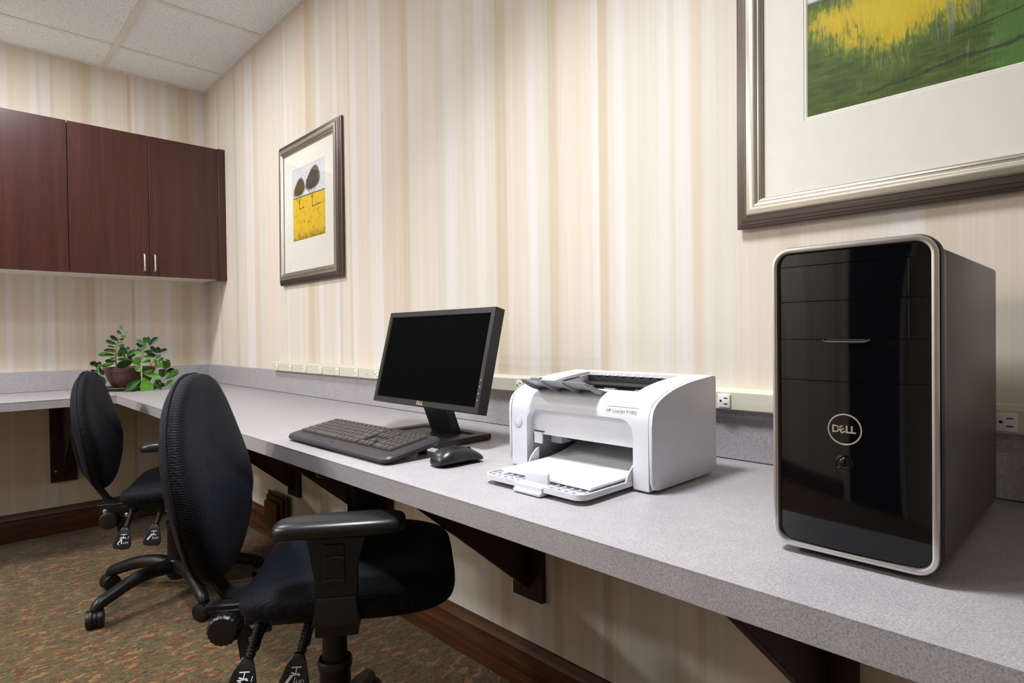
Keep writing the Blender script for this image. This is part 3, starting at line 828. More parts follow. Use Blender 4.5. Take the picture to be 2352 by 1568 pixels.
# ================================================================== office chairs
def make_chair(name, label, h, pos, rz, base_phase, adz, bdz, ldz):
    """local +x forward, +y left, h = height of the seat underside"""
    t_ = empty(name, (pos[0], pos[1], 0), rz, label, 'chair', 'black swivel office chairs')
    # ---- star base
    bm = B(); lathe(bm, [(0.001, 0.070), (0.030, 0.070), (0.040, 0.085), (0.044, 0.125), (0.042, 0.150), (0.037, 0.155), (0.001, 0.155)], 28)
    obj('base_hub', bm, M_BLK, t_)
    path = smoothcurve([(0.03, 0.125), (0.10, 0.132), (0.19, 0.122), (0.265, 0.098), (0.306, 0.083), (0.322, 0.064)], 4)
    rad = smoothcurve([(0.030,), (0.028,), (0.0255,), (0.024,), (0.0225,), (0.019,)], 4)
    bm = B(); tube(bm, [(x, 0, z) for x, z in path], [r[0] for r in rad], 14, True, 0.95, (0, 0, 1))
    leg_me = mesh_of(bm, 'base_leg', M_BLK, 50)
    bm = B(); lathe(bm, [(0.001, 0), (0.0295, 0), (0.033, 0.003), (0.033, 0.018), (0.0315, 0.0205), (0.024, 0.0228), (0.001, 0.0236)], 24, (0, 0, 0), 'y')
    wheel_me = mesh_of(bm, 'caster_wheel', M_BLK, 40)
    bm = B()
    pts = [(0.031 * math.cos(math.radians(a)), 0.031 * math.sin(math.radians(a))) for a in range(-30, 171, 20)]
    pts += [(0.024 * math.cos(math.radians(a)), 0.024 * math.sin(math.radians(a))) for a in range(170, -31, -20)]
    prism(bm, pts, 'y', -0.006, 0.006, 0.001, 1)
    lathe(bm, [(0.013, 0.02), (0.013, 0.034), (0.009, 0.036), (0.009, 0.02)], 14)
    hood_me = mesh_of(bm, 'caster_hood', M_BLK, 40)
    rnd = random.Random(len(label))
    for k in range(5):
        a = base_phase + 2 * math.pi * k / 5 - rz
        lg = link('base_leg', leg_me, t_, (0, 0, 0), (0, 0, a))
        ca = math.radians((57.5, 27.5, 40, 20, 62)[k])
        hd = link('caster_hood', hood_me, lg, (0.322, 0, 0.034), (0, 0, ca))
        ny = Vector((-math.sin(ca), math.cos(ca), 0))
        link('caster_wheel', wheel_me, lg, Vector((0.322, 0, 0.0335)) + ny * 0.0062, (0, 0, ca))
        link('caster_wheel', wheel_me, lg, Vector((0.322, 0, 0.0335)) - ny * 0.0062, (0, 0, ca + math.pi))
    # ---- column
    bm = B(); lathe(bm, [(0.036, 0.152), (0.036, 0.285), (0.039, 0.290), (0.040, 0.305), (0.037, 0.310), (0.029, 0.310), (0.029, 0.152)], 28)
    obj('column_cover', bm, M_BLK, t_)
    bm = B(); lathe(bm, [(0.0285, 0.29), (0.0285, h - 0.055), (0.001, h - 0.055), (0.001, 0.29)], 28)
    obj('gas_column', bm, M_BLKM, t_)
    # ---- mechanism under the seat
    mech = obj('seat_mechanism', bx((-0.13, -0.07, h - 0.055), (0.11, 0.07, h - 0.012), 0.006, 2), M_BLKM, t_)
    obj('seat_plate', bx((-0.16, -0.15, h - 0.0118), (0.19, 0.15, h + 0.006), 0.003, 1), M_BLKM, t_)
    br = obj('back_bracket', bx((-0.268, -0.055, h - 0.016), (-0.165, 0.055, h - 0.004), 0.003, 1), M_BLKM, t_)
    for sy in (-1, 1):
        bm = B(); prism(bm, [(-0.262, h - 0.016), (-0.165, h - 0.016), (-0.128, h - 0.030), (-0.128, h - 0.070), (-0.20, h - 0.085), (-0.235, h - 0.06)], 'y', sy * 0.056 - 0.002, sy * 0.056 + 0.002, 0.0008, 1)
        obj('bracket_cheek', bm, M_BLKM, br)
    for x, z in ((-0.238, -0.030), (-0.165, -0.052), (-0.02, -0.045)):
        bm = B(); lathe(bm, [(0.0085, 0), (0.0085, -0.003), (0.006, -0.006), (0.003, -0.0065), (0.0028, -0.0045), (0.0001, -0.0045)], 14, (x, -0.0585 if x < -0.1 else -0.0705, h + z), 'y')
        obj('bolt', bm, M_BOLT, br)
    # knob
    bm = B()
    rings = []
    for y, rr, am in ((0.0, 0.028, 0), (-0.004, 0.033, 1), (-0.024, 0.033, 1), (-0.029, 0.029, 0.6), (-0.031, 0.020, 0), (-0.031, 0.0008, 0)):
        ring = []
        for k in range(72):
            a = 2 * math.pi * k / 72
            q = rr * (1 + (0.022 * am if (k % 4) < 2 else -0.02 * am))
            ring.append((q * math.cos(a), y, q * math.sin(a)))
        rings.append(ring)
    loft(bm, rings)
    obj('tilt_knob', bm, M_BLK, t_, (-0.222, -0.062, h - 0.062 + ldz), smooth=30)
    bm = B(); prism(bm, [(-0.012, 0.0), (0.012, 0.0), (0.013, -0.05), (0.006, -0.075), (-0.004, -0.078), (-0.010, -0.05)], 'y', -0.003, 0.003, 0.0012, 2)
    obj('release_blade', bm, M_BLK, t_, (-0.192, -0.052, h - 0.075), (0, math.radians(-6), 0))
    # back upright bar
    pts = smoothcurve([(-0.215, h - 0.008), (-0.238, h + 0.002), (-0.264, h + 0.040), (-0.294, h + 0.090), (-0.325, h + 0.140), (-0.345, h + 0.22), (-0.354, h + 0.30)], 4)
    bm = B()
    rings = []
    for i, (x, z) in enumerate(pts):
        j0, j1 = max(i - 1, 0), min(i + 1, len(pts) - 1)
        d = Vector((pts[j1][0] - pts[j0][0], pts[j1][1] - pts[j0][1])).normalized()
        nx, nz = -d.y, d.x
        rings.append([(x + nx * s * 0.0045, y, z + nz * s * 0.0045) for s, y in ((1, -0.027), (1, 0.027), (-1, 0.027), (-1, -0.027))])
    loft(bm, rings); obj('back_upright', bm, M_BLKM, t_, smooth=30)
    # ---- seat cushion
    ctrl = [(-0.188, 0.085, 0.036, 0.046), (-0.183, 0.140, 0.026, 0.058), (-0.168, 0.192, 0.012, 0.073), (-0.135, 0.222, 0.004, 0.090), (-0.07, 0.238, 0.0, 0.098),
            (0.0, 0.246, 0.0, 0.100), (0.09, 0.250, 0.0, 0.098), (0.16, 0.244, 0.0, 0.094), (0.215, 0.224, 0.003, 0.086), (0.250, 0.195, 0.014, 0.076), (0.264, 0.150, 0.026, 0.066), (0.268, 0.090, 0.036, 0.056)]
    bm = B(); rings = []
    N = 40
    for x, hw, zb, zt in smoothcurve(ctrl, 3):
        x += 0.013
        ring = []
        for k in range(N):
            a = 2 * math.pi * k / N
            cy = math.copysign(abs(math.cos(a)) ** 0.55, math.cos(a)); sz = math.copysign(abs(math.sin(a)) ** 0.75, math.sin(a))
            y = hw * cy
            zm = (zb + zt) / 2; hz = (zt - zb) / 2
            z = zm + hz * sz
            if sz > 0:
                z -= 0.016 * sz * (1 - min(1, (y / 0.2) ** 2)) * (1 if -0.18 < x < 0.2 else 0.3)
            ring.append((x, y, h + z))
        rings.append(ring)
    loft(bm, rings)
    st = obj('seat_cushion', bm, M_FAB_S, t_, smooth=60)
    # ---- back cushion
    ctrl = [(0.030, 0.045, -0.250, 0.010, 0.012), (0.040, 0.085, -0.255, 0.022, 0.022), (0.068, 0.128, -0.262, 0.032, 0.034), (0.115, 0.168, -0.274, 0.036, 0.048), (0.18, 0.202, -0.287, 0.036, 0.058),
            (0.245, 0.213, -0.299, 0.036, 0.058), (0.31, 0.206, -0.308, 0.036, 0.048), (0.375, 0.182, -0.312, 0.034, 0.040), (0.425, 0.150, -0.310, 0.032, 0.034), (0.462, 0.110, -0.305, 0.026, 0.028), (0.482, 0.070, -0.300, 0.018, 0.018), (0.490, 0.030, -0.298, 0.008, 0.008)]
    ctrl = [(c0 + bdz,) + tuple(cr) for c0, *cr in ctrl]
    bm = B(); rings = []; pipe = []
    for z, hw, xc, tb, tf in smoothcurve(ctrl, 4):
        ring = []
        for k in range(N):
            a = 2 * math.pi * k / N
            cy = math.copysign(abs(math.cos(a)) ** 0.7, math.cos(a)); sx = math.copysign(abs(math.sin(a)) ** 0.8, math.sin(a))
            y = hw * cy
            x = xc + (tf if sx > 0 else tb) * sx + 0.9 * y * y
            if sx > 0:                                   # shallow folds where the lumbar and shoulder pads meet
                x -= 0.006 * sx * math.exp(-((z - bdz - 0.33 + 0.9 * abs(y)) / 0.02) ** 2)
            ring.append((x, y, h + z))
        rings.append(ring)
        pipe.append((z, hw, xc + 0.9 * hw * hw - 0.012))
    loft(bm, rings)
    bk = obj('back_cushion', bm, M_FAB_B, t_, smooth=60)
    left = [(x, hw * 0.985, h + z) for z, hw, x in pipe]; right = [(x, -hw * 0.985, h + z) for z, hw, x in pipe]
    loop = left + right[::-1]
    bm = B(); tube(bm, loop + [loop[0]], 0.0035, 6, False, 1.0, (1, 0, 0)); obj('piping', bm, M_PIPE, bk, smooth=60)
    # ---- armrests
    for sy in (-1, 1):
        y0 = sy * 0.262
        bm = B(); prism(bm, [(-0.040, 0.020), (0.044, 0.020), (0.044, 0.026), (0.041, 0.055), (0.039, 0.10), (0.043, 0.13), (0.052, 0.160), (0.060, 0.186), (-0.052, 0.186), (-0.045, 0.160), (-0.037, 0.13), (-0.035, 0.10), (-0.037, 0.055), (-0.040, 0.026)], 'y', -0.013, 0.013, 0.004, 2)
        post = obj('arm_post', bm, M_BLK, t_, (0.04, y0, h + adz), smooth=35)
        bm = B(); prism(bm, [(-0.043, 0.022 - adz * 0.3), (0.047, 0.022 - adz * 0.3), (0.040, 0.072), (-0.030, 0.072)], 'y', -0.018, 0.018, 0.003, 2)
        obj('post_sleeve', bm, M_BLK, post)
        bm = B(); box(bm, (-0.019, -0.0155, 0.096), (0.021, 0.0155, 0.176), 0.002, 1); obj('height_slider', bm, M_BLK, post)
        for z in (0.104, 0.148):
            bm = B()
            for s2 in (-1, 1):
                tube(bm, [(-0.018 + 0.038 * q / 6, s2 * 0.0158, z + 0.003 * math.sin(math.pi * q / 6)) for q in range(7)], 0.0028, 8)
            obj('slider_ridge', bm, M_PAD, post)
        obj('arm_bracket', bx((0.000, min(sy * 0.15, y0), h + 0.004), (0.082, max(sy * 0.15, y0), h + 0.0215 + adz * 0.68), 0.002, 1), M_BLKM, t_)
        # pad
        bm = B(); rings = []
        for x, hw, zb, zt, oy in smoothcurve([(-0.076, 0.012, 0.194, 0.203, 0.0), (-0.073, 0.026, 0.188, 0.211, 0.0), (-0.060, 0.036, 0.185, 0.217, 0.001), (-0.03, 0.041, 0.186, 0.221, 0.003), (0.04, 0.044, 0.1865, 0.223, 0.004), (0.11, 0.044, 0.1865, 0.223, 0.002), (0.155, 0.040, 0.186, 0.220, -0.002), (0.172, 0.030, 0.189, 0.214, -0.004), (0.176, 0.014, 0.196, 0.206, -0.005)], 3):
            ring = []
            for k in range(24):
                a = 2 * math.pi * k / 24
                cy = math.copysign(abs(math.cos(a)) ** 0.6, math.cos(a)); sz = math.copysign(abs(math.sin(a)) ** 0.7, math.sin(a))
                ring.append((x, sy * oy + hw * cy, (zb + zt) / 2 + (zt - zb) / 2 * sz))
            rings.append(ring)
        loft(bm, rings)
        obj('arm_pad', bm, M_PAD, t_, (0, y0 - sy * 0.012, h + adz), smooth=60)
    # ---- paddle levers on the right side
    for i, xl in enumerate((-0.118, -0.020)):
        lv = obj('lever_arm', tube(B(), smoothcurve([(xl, -0.06, h - 0.03), (xl, -0.13, h - 0.022), (xl - 0.003, -0.172, h - 0.022), (xl - 0.006, -0.195, h - 0.040)], 4), 0.005, 8), M_BLKM, t_)
        bm = B(); rings = []
        p0, p1 = Vector((xl - 0.002, -0.178, h - 0.004 + ldz)), Vector((xl - 0.016, -0.208, h - 0.062 + ldz))
        pts = []; rr = []
        for k in range(41):
            q = k / 40
            pts.append(p0.lerp(p1, q)); rr.append(0.0105 if (k % 4) < 2 else 0.0082)
        tube(bm, pts, rr, 14); obj('bellows', bm, M_BLK, lv, smooth=25)
        # paddle in its own plane: u to the front, v downwards
        out = [(-0.010, 0.0), (0.010, 0.0), (0.020, 0.025), (0.029, 0.052), (0.030, 0.066), (0.024, 0.077), (0.0, 0.080), (-0.024, 0.077), (-0.030, 0.066), (-0.029, 0.052), (-0.020, 0.025)]
        bm = B(); prism(bm, [(x, -v) for x, v in out], 'y', -0.004, 0.004, 0.003, 3)
        pd = obj('paddle', bm, M_PAD, lv, p1 + Vector((-0.003, -0.002, 0.002)), (math.radians(-20), math.radians(9), 0), smooth=40)
        # pictogram: little chair seen upside down, plus LIFT
        bm = B(); yq = -0.0046
        def bar(a, b, wd):
            a = Vector((a[0], 0, -a[1])); b = Vector((b[0], 0, -b[1])); d = (b - a).normalized(); s_ = Vector((-d.z, 0, d.x)) * wd / 2
            q = [a + s_, b + s_, b - s_, a - s_]
            bm.faces.new([bm.verts.new((p.x, yq, p.z)) for p in q])
        bar((-0.009, 0.027), (0.010, 0.025), 0.0022); bar((0.001, 0.026), (0.001, 0.038), 0.0020)
        bar((-0.008, 0.036), (0.010, 0.040), 0.0024)
        bar((-0.010, 0.042), (0.008, 0.037), 0.0026)
        if i == 0:
            bar((-0.004, 0.043), (-0.014, 0.061), 0.0034); bar((-0.004, 0.043), (-0.001, 0.060), 0.0036); bar((-0.014, 0.061), (-0.006, 0.064), 0.0012)
            bar((0.017, 0.032), (0.016, 0.042), 0.0013)
        else:
            bar((-0.006, 0.041), (-0.016, 0.058), 0.0052); bar((0.001, 0.043), (0.0, 0.056), 0.0013)
        obj('pictogram', bm, M_PRINTW, pd, smooth=0, recalc=False)
        link('lift_lettering', text_mesh('LIFT', 0.0095, M_PRINTW, 0.0001), pd, (0.011, -0.0046, -0.055 if i == 0 else -0.050), (math.radians(90), math.radians(180), 0))
    return t_

make_chair('office_chair', 'black fabric office chair nearest the camera, tucked under the counter below the printer and keyboard', 0.482, (2.812, -0.600), math.radians(55), math.radians(136), 0.015, 0.015, 0.014)
make_chair('office_chair', 'farther black fabric office chair with its star base showing on the carpet', 0.420, (1.352, -0.560), math.radians(67), math.radians(-71), 0.040, 0.030, 0.0)

# ================================================================== monitor
mon = empty('monitor', (2.805, -0.300, CT), 0, 'black widescreen monitor with blank screen standing behind the keyboard', 'monitor')
TILT = math.radians(14.3)
PW, PH = 0.470, 0.265
pan = empty('panel_pivot', (0.006, -0.014, 0.219)); bpy.data.objects.remove(pan, do_unlink=True)
def panel_xf(bm):
    R = Matrix.Translation((0.006, -0.014, 0.219)) @ Matrix.Rotation(-TILT, 4, 'X')
    bmesh.ops.transform(bm, matrix=R, verts=bm.verts[:]); return bm
BZ = 0.0165
bm = B(); ring_mould(bm, PW, PH, [(0.0, -0.030), (0.0, -0.001), (0.001, 0.0), (BZ - 0.002, 0.0), (BZ, -0.0035)], 0, 0)
bez = obj('bezel', panel_xf(bm), M_MONB, mon, smooth=30)
obj('screen', panel_xf(bx((-PW / 2 + BZ - 0.002, 0.003, -PH / 2 + BZ - 0.002), (PW / 2 - BZ + 0.002, 0.006, PH / 2 - BZ + 0.002))), M_SCREEN, mon, smooth=0)
obj('back_shell', panel_xf(bx((-PW / 2 + 0.0015, 0.0085, -PH / 2 + 0.0015), (PW / 2 - 0.0015, 0.032, PH / 2 - 0.0015), 0.004, 2)), M_MONB, mon)
obj('back_housing', panel_xf(bx((-0.13, 0.0322, -0.10), (0.13, 0.052, 0.08), 0.012, 2)), M_MONB, mon)
for k in range(5):
    bm = B(); lathe(bm, [(0.0001, -0.0012), (0.0016, -0.0012), (0.002, -0.0001), (0.0001, -0.0001)], 12, (PW / 2 - BZ / 2, 0, -PH / 2 + 0.016 + 0.0165 * k - (0.004 if k == 0 else 0)), 'y')
    obj('panel_button', panel_xf(bm), M_LOGO if k else M_PCT, bez)
def dell(parent, mat, size, loc, rot, ring=False):
    xs_ = (-1.20, -0.38, 0.46, 1.14)
    for ch, x, r_ in zip('DELL', xs_, (0, math.radians(24), 0, 0)):
        me = text_mesh(ch, size, mat, 0.00015, size * 0.03)
        o = link('logo_letter', me, parent)
        base = Matrix.Translation(loc) @ rot
        o.matrix_local = base @ Matrix.Translation((x * size * 0.68, (-0.04 * size if ch == 'E' else 0), 0)) @ Matrix.Rotation(r_, 4, 'Z')
dell(bez, M_LOGO, 0.0135, (Matrix.Translation((0.006, -0.014, 0.219)) @ Matrix.Rotation(-TILT, 4, 'X')) @ Vector((-0.002, -0.0003, -PH / 2 + BZ / 2)), Matrix.Rotation(-TILT, 4, 'X') @ Matrix.Rotation(math.pi / 2, 4, 'X'))
# neck and base
bm = B()
loft(bm, [[(-0.047, 0.030, 0.0125), (0.053, 0.030, 0.0125), (0.053, 0.056, 0.0125), (-0.047, 0.056, 0.0125)],
          [(-0.047, 0.004, 0.078), (0.053, 0.004, 0.078), (0.053, 0.030, 0.078), (-0.047, 0.030, 0.078)],
          [(-0.045, 0.020, 0.190), (0.051, 0.020, 0.190), (0.051, 0.052, 0.190), (-0.045, 0.052, 0.190)]])
obj('neck', bm, M_MONB, mon, smooth=0)
bm = B()
ring_mould(bm, 0.282, 0.170, [(0.0, 0.0), (0.0, -0.014), (0.0015, -0.0155), (0.026, -0.0155), (0.030, -0.011)], 0, 0)
bmesh.ops.transform(bm, matrix=Matrix.Rotation(math.pi / 2, 4, 'X'), verts=bm.verts[:])
for v in bm.verts: v.co.z = abs(v.co.z) + 0.002
obj('base_rim', bm, M_MONB, mon, smooth=30)
obj('base_plate', bx((-0.112, -0.056, 0.002), (0.112, 0.056, 0.0122)), M_MONB, mon, smooth=0)
obj('base_pad', bx((-0.138, -0.082, 0.0), (0.138, 0.082, 0.0019)), M_SLOT, mon, smooth=0)

# ================================================================== keyboard
kb = empty('keyboard', (2.773, -0.507, CT), math.radians(0.8), 'black full-size keyboard tilted up on its feet in front of the monitor', 'keyboard')
KW, KD = 0.488, 0.158
def kz(y):            # top surface height at local y (front -KD/2)
    return 0.0165 + (y + KD / 2) * 0.165
bm = B()
out = rrect(KW, KD, 0.022, 6)
rings = []
for ins, dz in ((0.008, -0.0165), (0.0, -0.009), (0.0, -0.004), (0.0035, 0.0)):
    pts = rrect(KW - 2 * ins, KD - 2 * ins, 0.022 - ins * 0.6, 6)
    rings.append([(x, y, kz(y) + dz * (1 if dz > -0.016 else 1)) for x, y in pts])
loft(bm, rings); kbody = obj('body', bm, M_KEYB, kb, smooth=30)
for sx in (-1, 1):
    obj('foot', bx((sx * 0.19 - 0.016, 0.055, 0.0), (sx * 0.19 + 0.016, 0.062, 0.030), 0.002, 1), M_PCT, kb)
key_cache = {}
def key(x, y, w_, d=0.0165, kd=None):
    kk = (round(w_, 4), round(d, 4))
    if kk not in key_cache:
        bm = B()
        loft(bm, [[(-w_ / 2, -d / 2, 0), (w_ / 2, -d / 2, 0), (w_ / 2, d / 2, 0), (-w_ / 2, d / 2, 0)],
                  [(-w_ / 2, -d / 2, 0.0022), (w_ / 2, -d / 2, 0.0022), (w_ / 2, d / 2, 0.0022), (-w_ / 2, d / 2, 0.0022)],
                  [(-w_ / 2 + 0.002, -d / 2 + 0.0018, 0.0058), (w_ / 2 - 0.002, -d / 2 + 0.0018, 0.0058), (w_ / 2 - 0.002, d / 2 - 0.0012, 0.0058), (-w_ / 2 + 0.002, d / 2 - 0.0012, 0.0058)]])
        v = [bm.verts.new(p) for p in ((-w_ / 2 + 0.0040, d / 2 - 0.0062, 0.00595), (-w_ / 2 + 0.0058, d / 2 - 0.0062, 0.00595), (-w_ / 2 + 0.0058, d / 2 - 0.0036, 0.00595), (-w_ / 2 + 0.0040, d / 2 - 0.0036, 0.00595))]
        f = bm.faces.new(v); f.material_index = 1
        key_cache[kk] = mesh_of(bm, 'key', [M_KEY, M_KLEG], 20, True)
    link('key', key_cache[kk], kb, (x, y, kz(y) + 0.0002), (math.atan(0.165), 0, 0))
P = 0.0190
x0 = -KW / 2 + 0.018
rows_y = [-0.034 + 0.0185 * r for r in range(5)]
layout = [[1.25, 1.25, 1.25, 6.25, 1.25, 1.25, 1.25, 1.25], [2.25] + [1] * 10 + [2.75], [1.75] + [1] * 11 + [2.25], [1.5] + [1] * 12 + [1.5], [1] * 13 + [2]]
for r, row in enumerate(layout):
    x = x0
    for u_ in row:
        key(x + u_ * P / 2, rows_y[r], u_ * P - 0.0022, 0.0166); x += u_ * P
x = x0
for k in range(13):                                     # function row
    key(x + 0.0105, rows_y[4] + 0.0168, 0.0190, 0.0100); x += 0.02195
nx = x0 + 15 * P + 0.008
for r in (3, 4):
    for c_ in range(3): key(nx + (c_ + 0.5) * P, rows_y[r], P - 0.0022, 0.0166)
for c_ in range(3): key(nx + (c_ + 0.5) * P, rows_y[0], P - 0.0022, 0.0166)
key(nx + 1.5 * P, rows_y[1], P - 0.0022, 0.0166)
px_ = nx + 3 * P + 0.008
for r in range(5):
    for c_ in range(4):
        if r == 0 and c_ == 1: continue
        if r == 0 and c_ == 0: key(px_ + P, rows_y[0], 2 * P - 0.0022, 0.0166); continue
        key(px_ + (c_ + 0.5) * P, rows_y[r], P - 0.0022, 0.0166)
for k in range(4): key(px_ + (k + 0.5) * P, rows_y[4] + 0.0165, 0.0165, 0.0085)
for xa, xb in ((x0 + 0.004, x0 + 14.6 * P), (px_ + 0.002, px_ + 3.9 * P)):
    yy = rows_y[4] + 0.0096 + (0 if xa < 0 else 0.0012)
    bm = B(); loft(bm, [[(xa, yy - 0.0008, kz(yy) + 0.0003), (xb, yy - 0.0008, kz(yy) + 0.0003), (xb, yy + 0.0008, kz(yy) + 0.0006), (xa, yy + 0.0008, kz(yy) + 0.0006)],
                        [(xa, yy - 0.0008, kz(yy) + 0.0010), (xb, yy - 0.0008, kz(yy) + 0.0010), (xb, yy + 0.0008, kz(yy) + 0.0013), (xa, yy + 0.0008, kz(yy) + 0.0013)]])
    obj('groove', bm, M_SLOT, kbody, smooth=0)
link('emblem', text_mesh('hp', 0.010, M_SLOT, 0.0001), kbody, (-0.02, -KD / 2 + 0.018, kz(-KD / 2 + 0.018) + 0.0002), (math.atan(0.165), 0, 0))

# ================================================================== mouse
ms = empty('computer_mouse', (3.105, -0.458, CT), math.radians(-4), 'black wireless mouse on the counter between keyboard and printer', 'mouse')
bm = B(); rings = []
for y, hw, zt in smoothcurve([(-0.058, 0.010, 0.012), (-0.055, 0.020, 0.020), (-0.047, 0.028, 0.029), (-0.030, 0.0325, 0.0375), (-0.008, 0.0315, 0.0395), (0.015, 0.029, 0.036), (0.035, 0.029, 0.0285), (0.050, 0.028, 0.020), (0.056, 0.022, 0.015), (0.058, 0.012, 0.011)], 4):
    ring = []
    for k in range(28):
        a = 2 * math.pi * k / 28
        c_, s_ = math.cos(a), math.sin(a)
        yy = hw * math.copysign(abs(c_) ** 0.75, c_)
        zz = 0.0035 + (zt - 0.0035) * (0.30 + 0.70 * s_) if s_ > 0 else 0.0035 + (zt - 0.0035) * 0.30 * (1 + s_ * 0.95)
        if abs(c_) > 0.8: yy *= 0.985
        ring.append((yy, y, max(zz, 0.0022)))
    rings.append(ring)
loft(bm, rings); mb = obj('shell', bm, M_MOUSE, ms, smooth=60)
bm = B(); lathe(bm, [(0.0001, -0.003), (0.0085, -0.003), (0.0095, -0.001), (0.0095, 0.001), (0.0085, 0.003), (0.0001, 0.003)], 20, (0, 0.030, 0.0245), 'x'); obj('scroll_wheel', bm, M_PCT, ms)
obj('base_skirt', bx((-0.022, -0.050, 0.0), (0.022, 0.050, 0.0021), 0.0008, 1), M_PCT, ms)
bm = B(); tube(bm, smoothcurve([(0, 0.055, 0.0165), (0, 0.040, 0.0262), (0, 0.020, 0.0348), (0, 0.000, 0.0394)], 4), 0.0009, 6); obj('button_seam', bm, M_SLOT, mb)

# ================================================================== printer
PX0, PX1, PYF, PYB = 3.199, 3.553, -0.388, -0.160
pr = empty('laser_printer', ((PX0 + PX1) / 2, (PYF + PYB) / 2, CT), 0, 'white laser printer with open paper tray on the counter', 'printer')
HX = (PX1 - PX0) / 2; YF = (PYF - PYB) / 2; YB = -YF
def prof_top():        # side outline (y, z), front foot -> over the top -> back foot
    pts = [(YF + 0.020, 0.004), (YF + 0.006, 0.008), (YF, 0.020), (YF, 0.118)]
    pts += smoothcurve([(YF, 0.118), (YF + 0.003, 0.138), (YF + 0.014, 0.153), (YF + 0.036, 0.165), (YF + 0.075, 0.177), (YF + 0.13, 0.186), (YF + 0.19, 0.191), (YB - 0.006, 0.1935)], 4)[1:]
    pts += [(YB, 0.190), (YB, 0.012), (YB - 0.02, 0.004)]
    return pts
prof = prof_top()
# side panels
for sx in (-1, 1):
    xa, xb = (HX - 0.0065, HX) if sx > 0 else (-HX, -HX + 0.0065)
    bm = B(); prism(bm, prof, 'x', xa, xb, 0.0022, 2); obj('side_panel', bm, M_PRN, pr, smooth=30)
    xa, xb = (HX - 0.0078, HX - 0.0066) if sx > 0 else (-HX + 0.0066, -HX + 0.0078)
    c_ = Vector((0, 0.095))
    bm = B(); prism(bm, [(y * 0.992, 0.0965 + (z - 0.0965) * 0.988) for y, z in prof], 'x', xa, xb); obj('panel_seam', bm, M_PRNS, pr, smooth=30)
# top shell behind the front, split around the output bin
IN = HX - 0.008
def top_strip(x_a, x_b, y_a, y_b, name, mat, off=0.0, thick=0.006):
    seg = [p for p in prof if p[1] > 0.10 and y_a <= p[0] <= y_b]
    def zat(y):
        for a, b in zip(prof[:-1], prof[1:]):
            if a[1] > 0.1 and b[1] > 0.1 and a[0] <= y <= b[0] and b[0] > a[0]:
                return a[1] + (b[1] - a[1]) * (y - a[0]) / (b[0] - a[0])
        return 0.1935
    ys_ = [y_a] + [p[0] for p in seg if y_a < p[0] < y_b] + [y_b]
    up = [(y, zat(y) - off) for y in ys_]
    pts = up + [(y, z - thick) for y, z in up[::-1]]
    bm = B(); prism(bm, pts, 'x', x_a, x_b); return obj(name, bm, mat, pr, smooth=30)
YS0, YS1 = YF + 0.052, YB - 0.030      # bin span in depth
top_strip(-IN, IN, YF + 0.0105, YS0, 'front_hood', M_PRN, 0, 0.006)
top_strip(-IN, -IN + 0.052, YS0 + 0.0004, YB - 0.007, 'top_cover', M_PRN)
top_strip(IN - 0.055, IN, YS0 + 0.0004, YB - 0.007, 'top_cover', M_PRNG)
top_strip(-IN + 0.0522, IN - 0.0552, YS1, YB - 0.007, 'top_cover', M_PRNG)
# output bin: floor ramp, side walls, dark slot
BX0, BX1 = -IN + 0.052, IN - 0.055
bm = B(); prism(bm, [(YS0 + 0.0005, 0.166), (YS1 - 0.055, 0.138), (YS1 - 0.055, 0.130), (YS0 + 0.0005, 0.158)], 'x', BX0, BX1)
obj('bin_floor', bm, M_PRN, pr, smooth=0)
for xa, xb in ((BX0 - 0.004, BX0), (BX1, BX1 + 0.004)):
    bm = B(); prism(bm, [(YS0, 0.163), (YS0 + 0.03, 0.170), (YS1, 0.184), (YS1, 0.125), (YS0, 0.150)], 'x', xa, xb); obj('bin_wall', bm, M_PRNG, pr, smooth=0)
obj('slot_back', bx((BX0, YS1 - 0.004, 0.118), (BX1, YS1 - 0.001, 0.1845)), M_PRND, pr, smooth=0)
obj('slot_floor', bx((BX0, YS1 - 0.0545, 0.118), (BX1, YS1 - 0.0045, 0.130)), M_PRND, pr, smooth=0)
bm = B(); tube(bm, [(BX0 + 0.004, YS1 - 0.020, 0.166), (BX1 - 0.004, YS1 - 0.020, 0.166)], 0.006, 12); obj('exit_roller', bm, M_PCT, pr)
for k in range(2):
    cx_ = BX0 + (0.085 if k == 0 else 0.165)
    rl = obj('roller_mount', bx((cx_ - 0.016, YS1 - 0.034, 0.1302), (cx_ + 0.016, YS1 - 0.020, 0.154), 0.001, 1), M_PRND, pr)
    for q in range(5):
        bm = B(); lathe(bm, [(0.0001, -0.0012), (0.009, -0.0012), (0.009, 0.0012), (0.0001, 0.0012)], 16, (cx_ - 0.012 + q * 0.006, YS1 - 0.034, 0.152), 'x'); obj('roller_disc', bm, M_PRNM, rl)
obj('slot_flag', bx((BX0 + 0.002, YS1 - 0.050, 0.160), (BX0 + 0.032, YS1 - 0.012, 0.163)), M_PRNM, pr, rot=(0, 0, 0), smooth=0)
for k in range(8):
    obj('slot_tooth', bx((BX0 + 0.03 + k * 0.022, YS1 - 0.004, 0.1815), (BX0 + 0.036 + k * 0.022, YS1 + 0.0005, 0.1862)), M_PRN, pr, smooth=0)
# front: U-shaped fascia with rounded arch, recessed door, opening
AX0, AX1 = -HX + 0.052, HX - 0.040
AZ, OZ = 0.126, 0.073                    # arch top, top of the paper opening
bm = B()
arch = []
r_ = 0.028
for k in range(9):
    a = math.radians(180 - 90 * k / 8); arch.append((AX0 + r_ + r_ * math.cos(a), AZ - r_ + r_ * math.sin(a)))
for k in range(9):
    a = math.radians(90 - 90 * k / 8); arch.append((AX1 - r_ + r_ * math.cos(a), AZ - r_ + r_ * math.sin(a)))
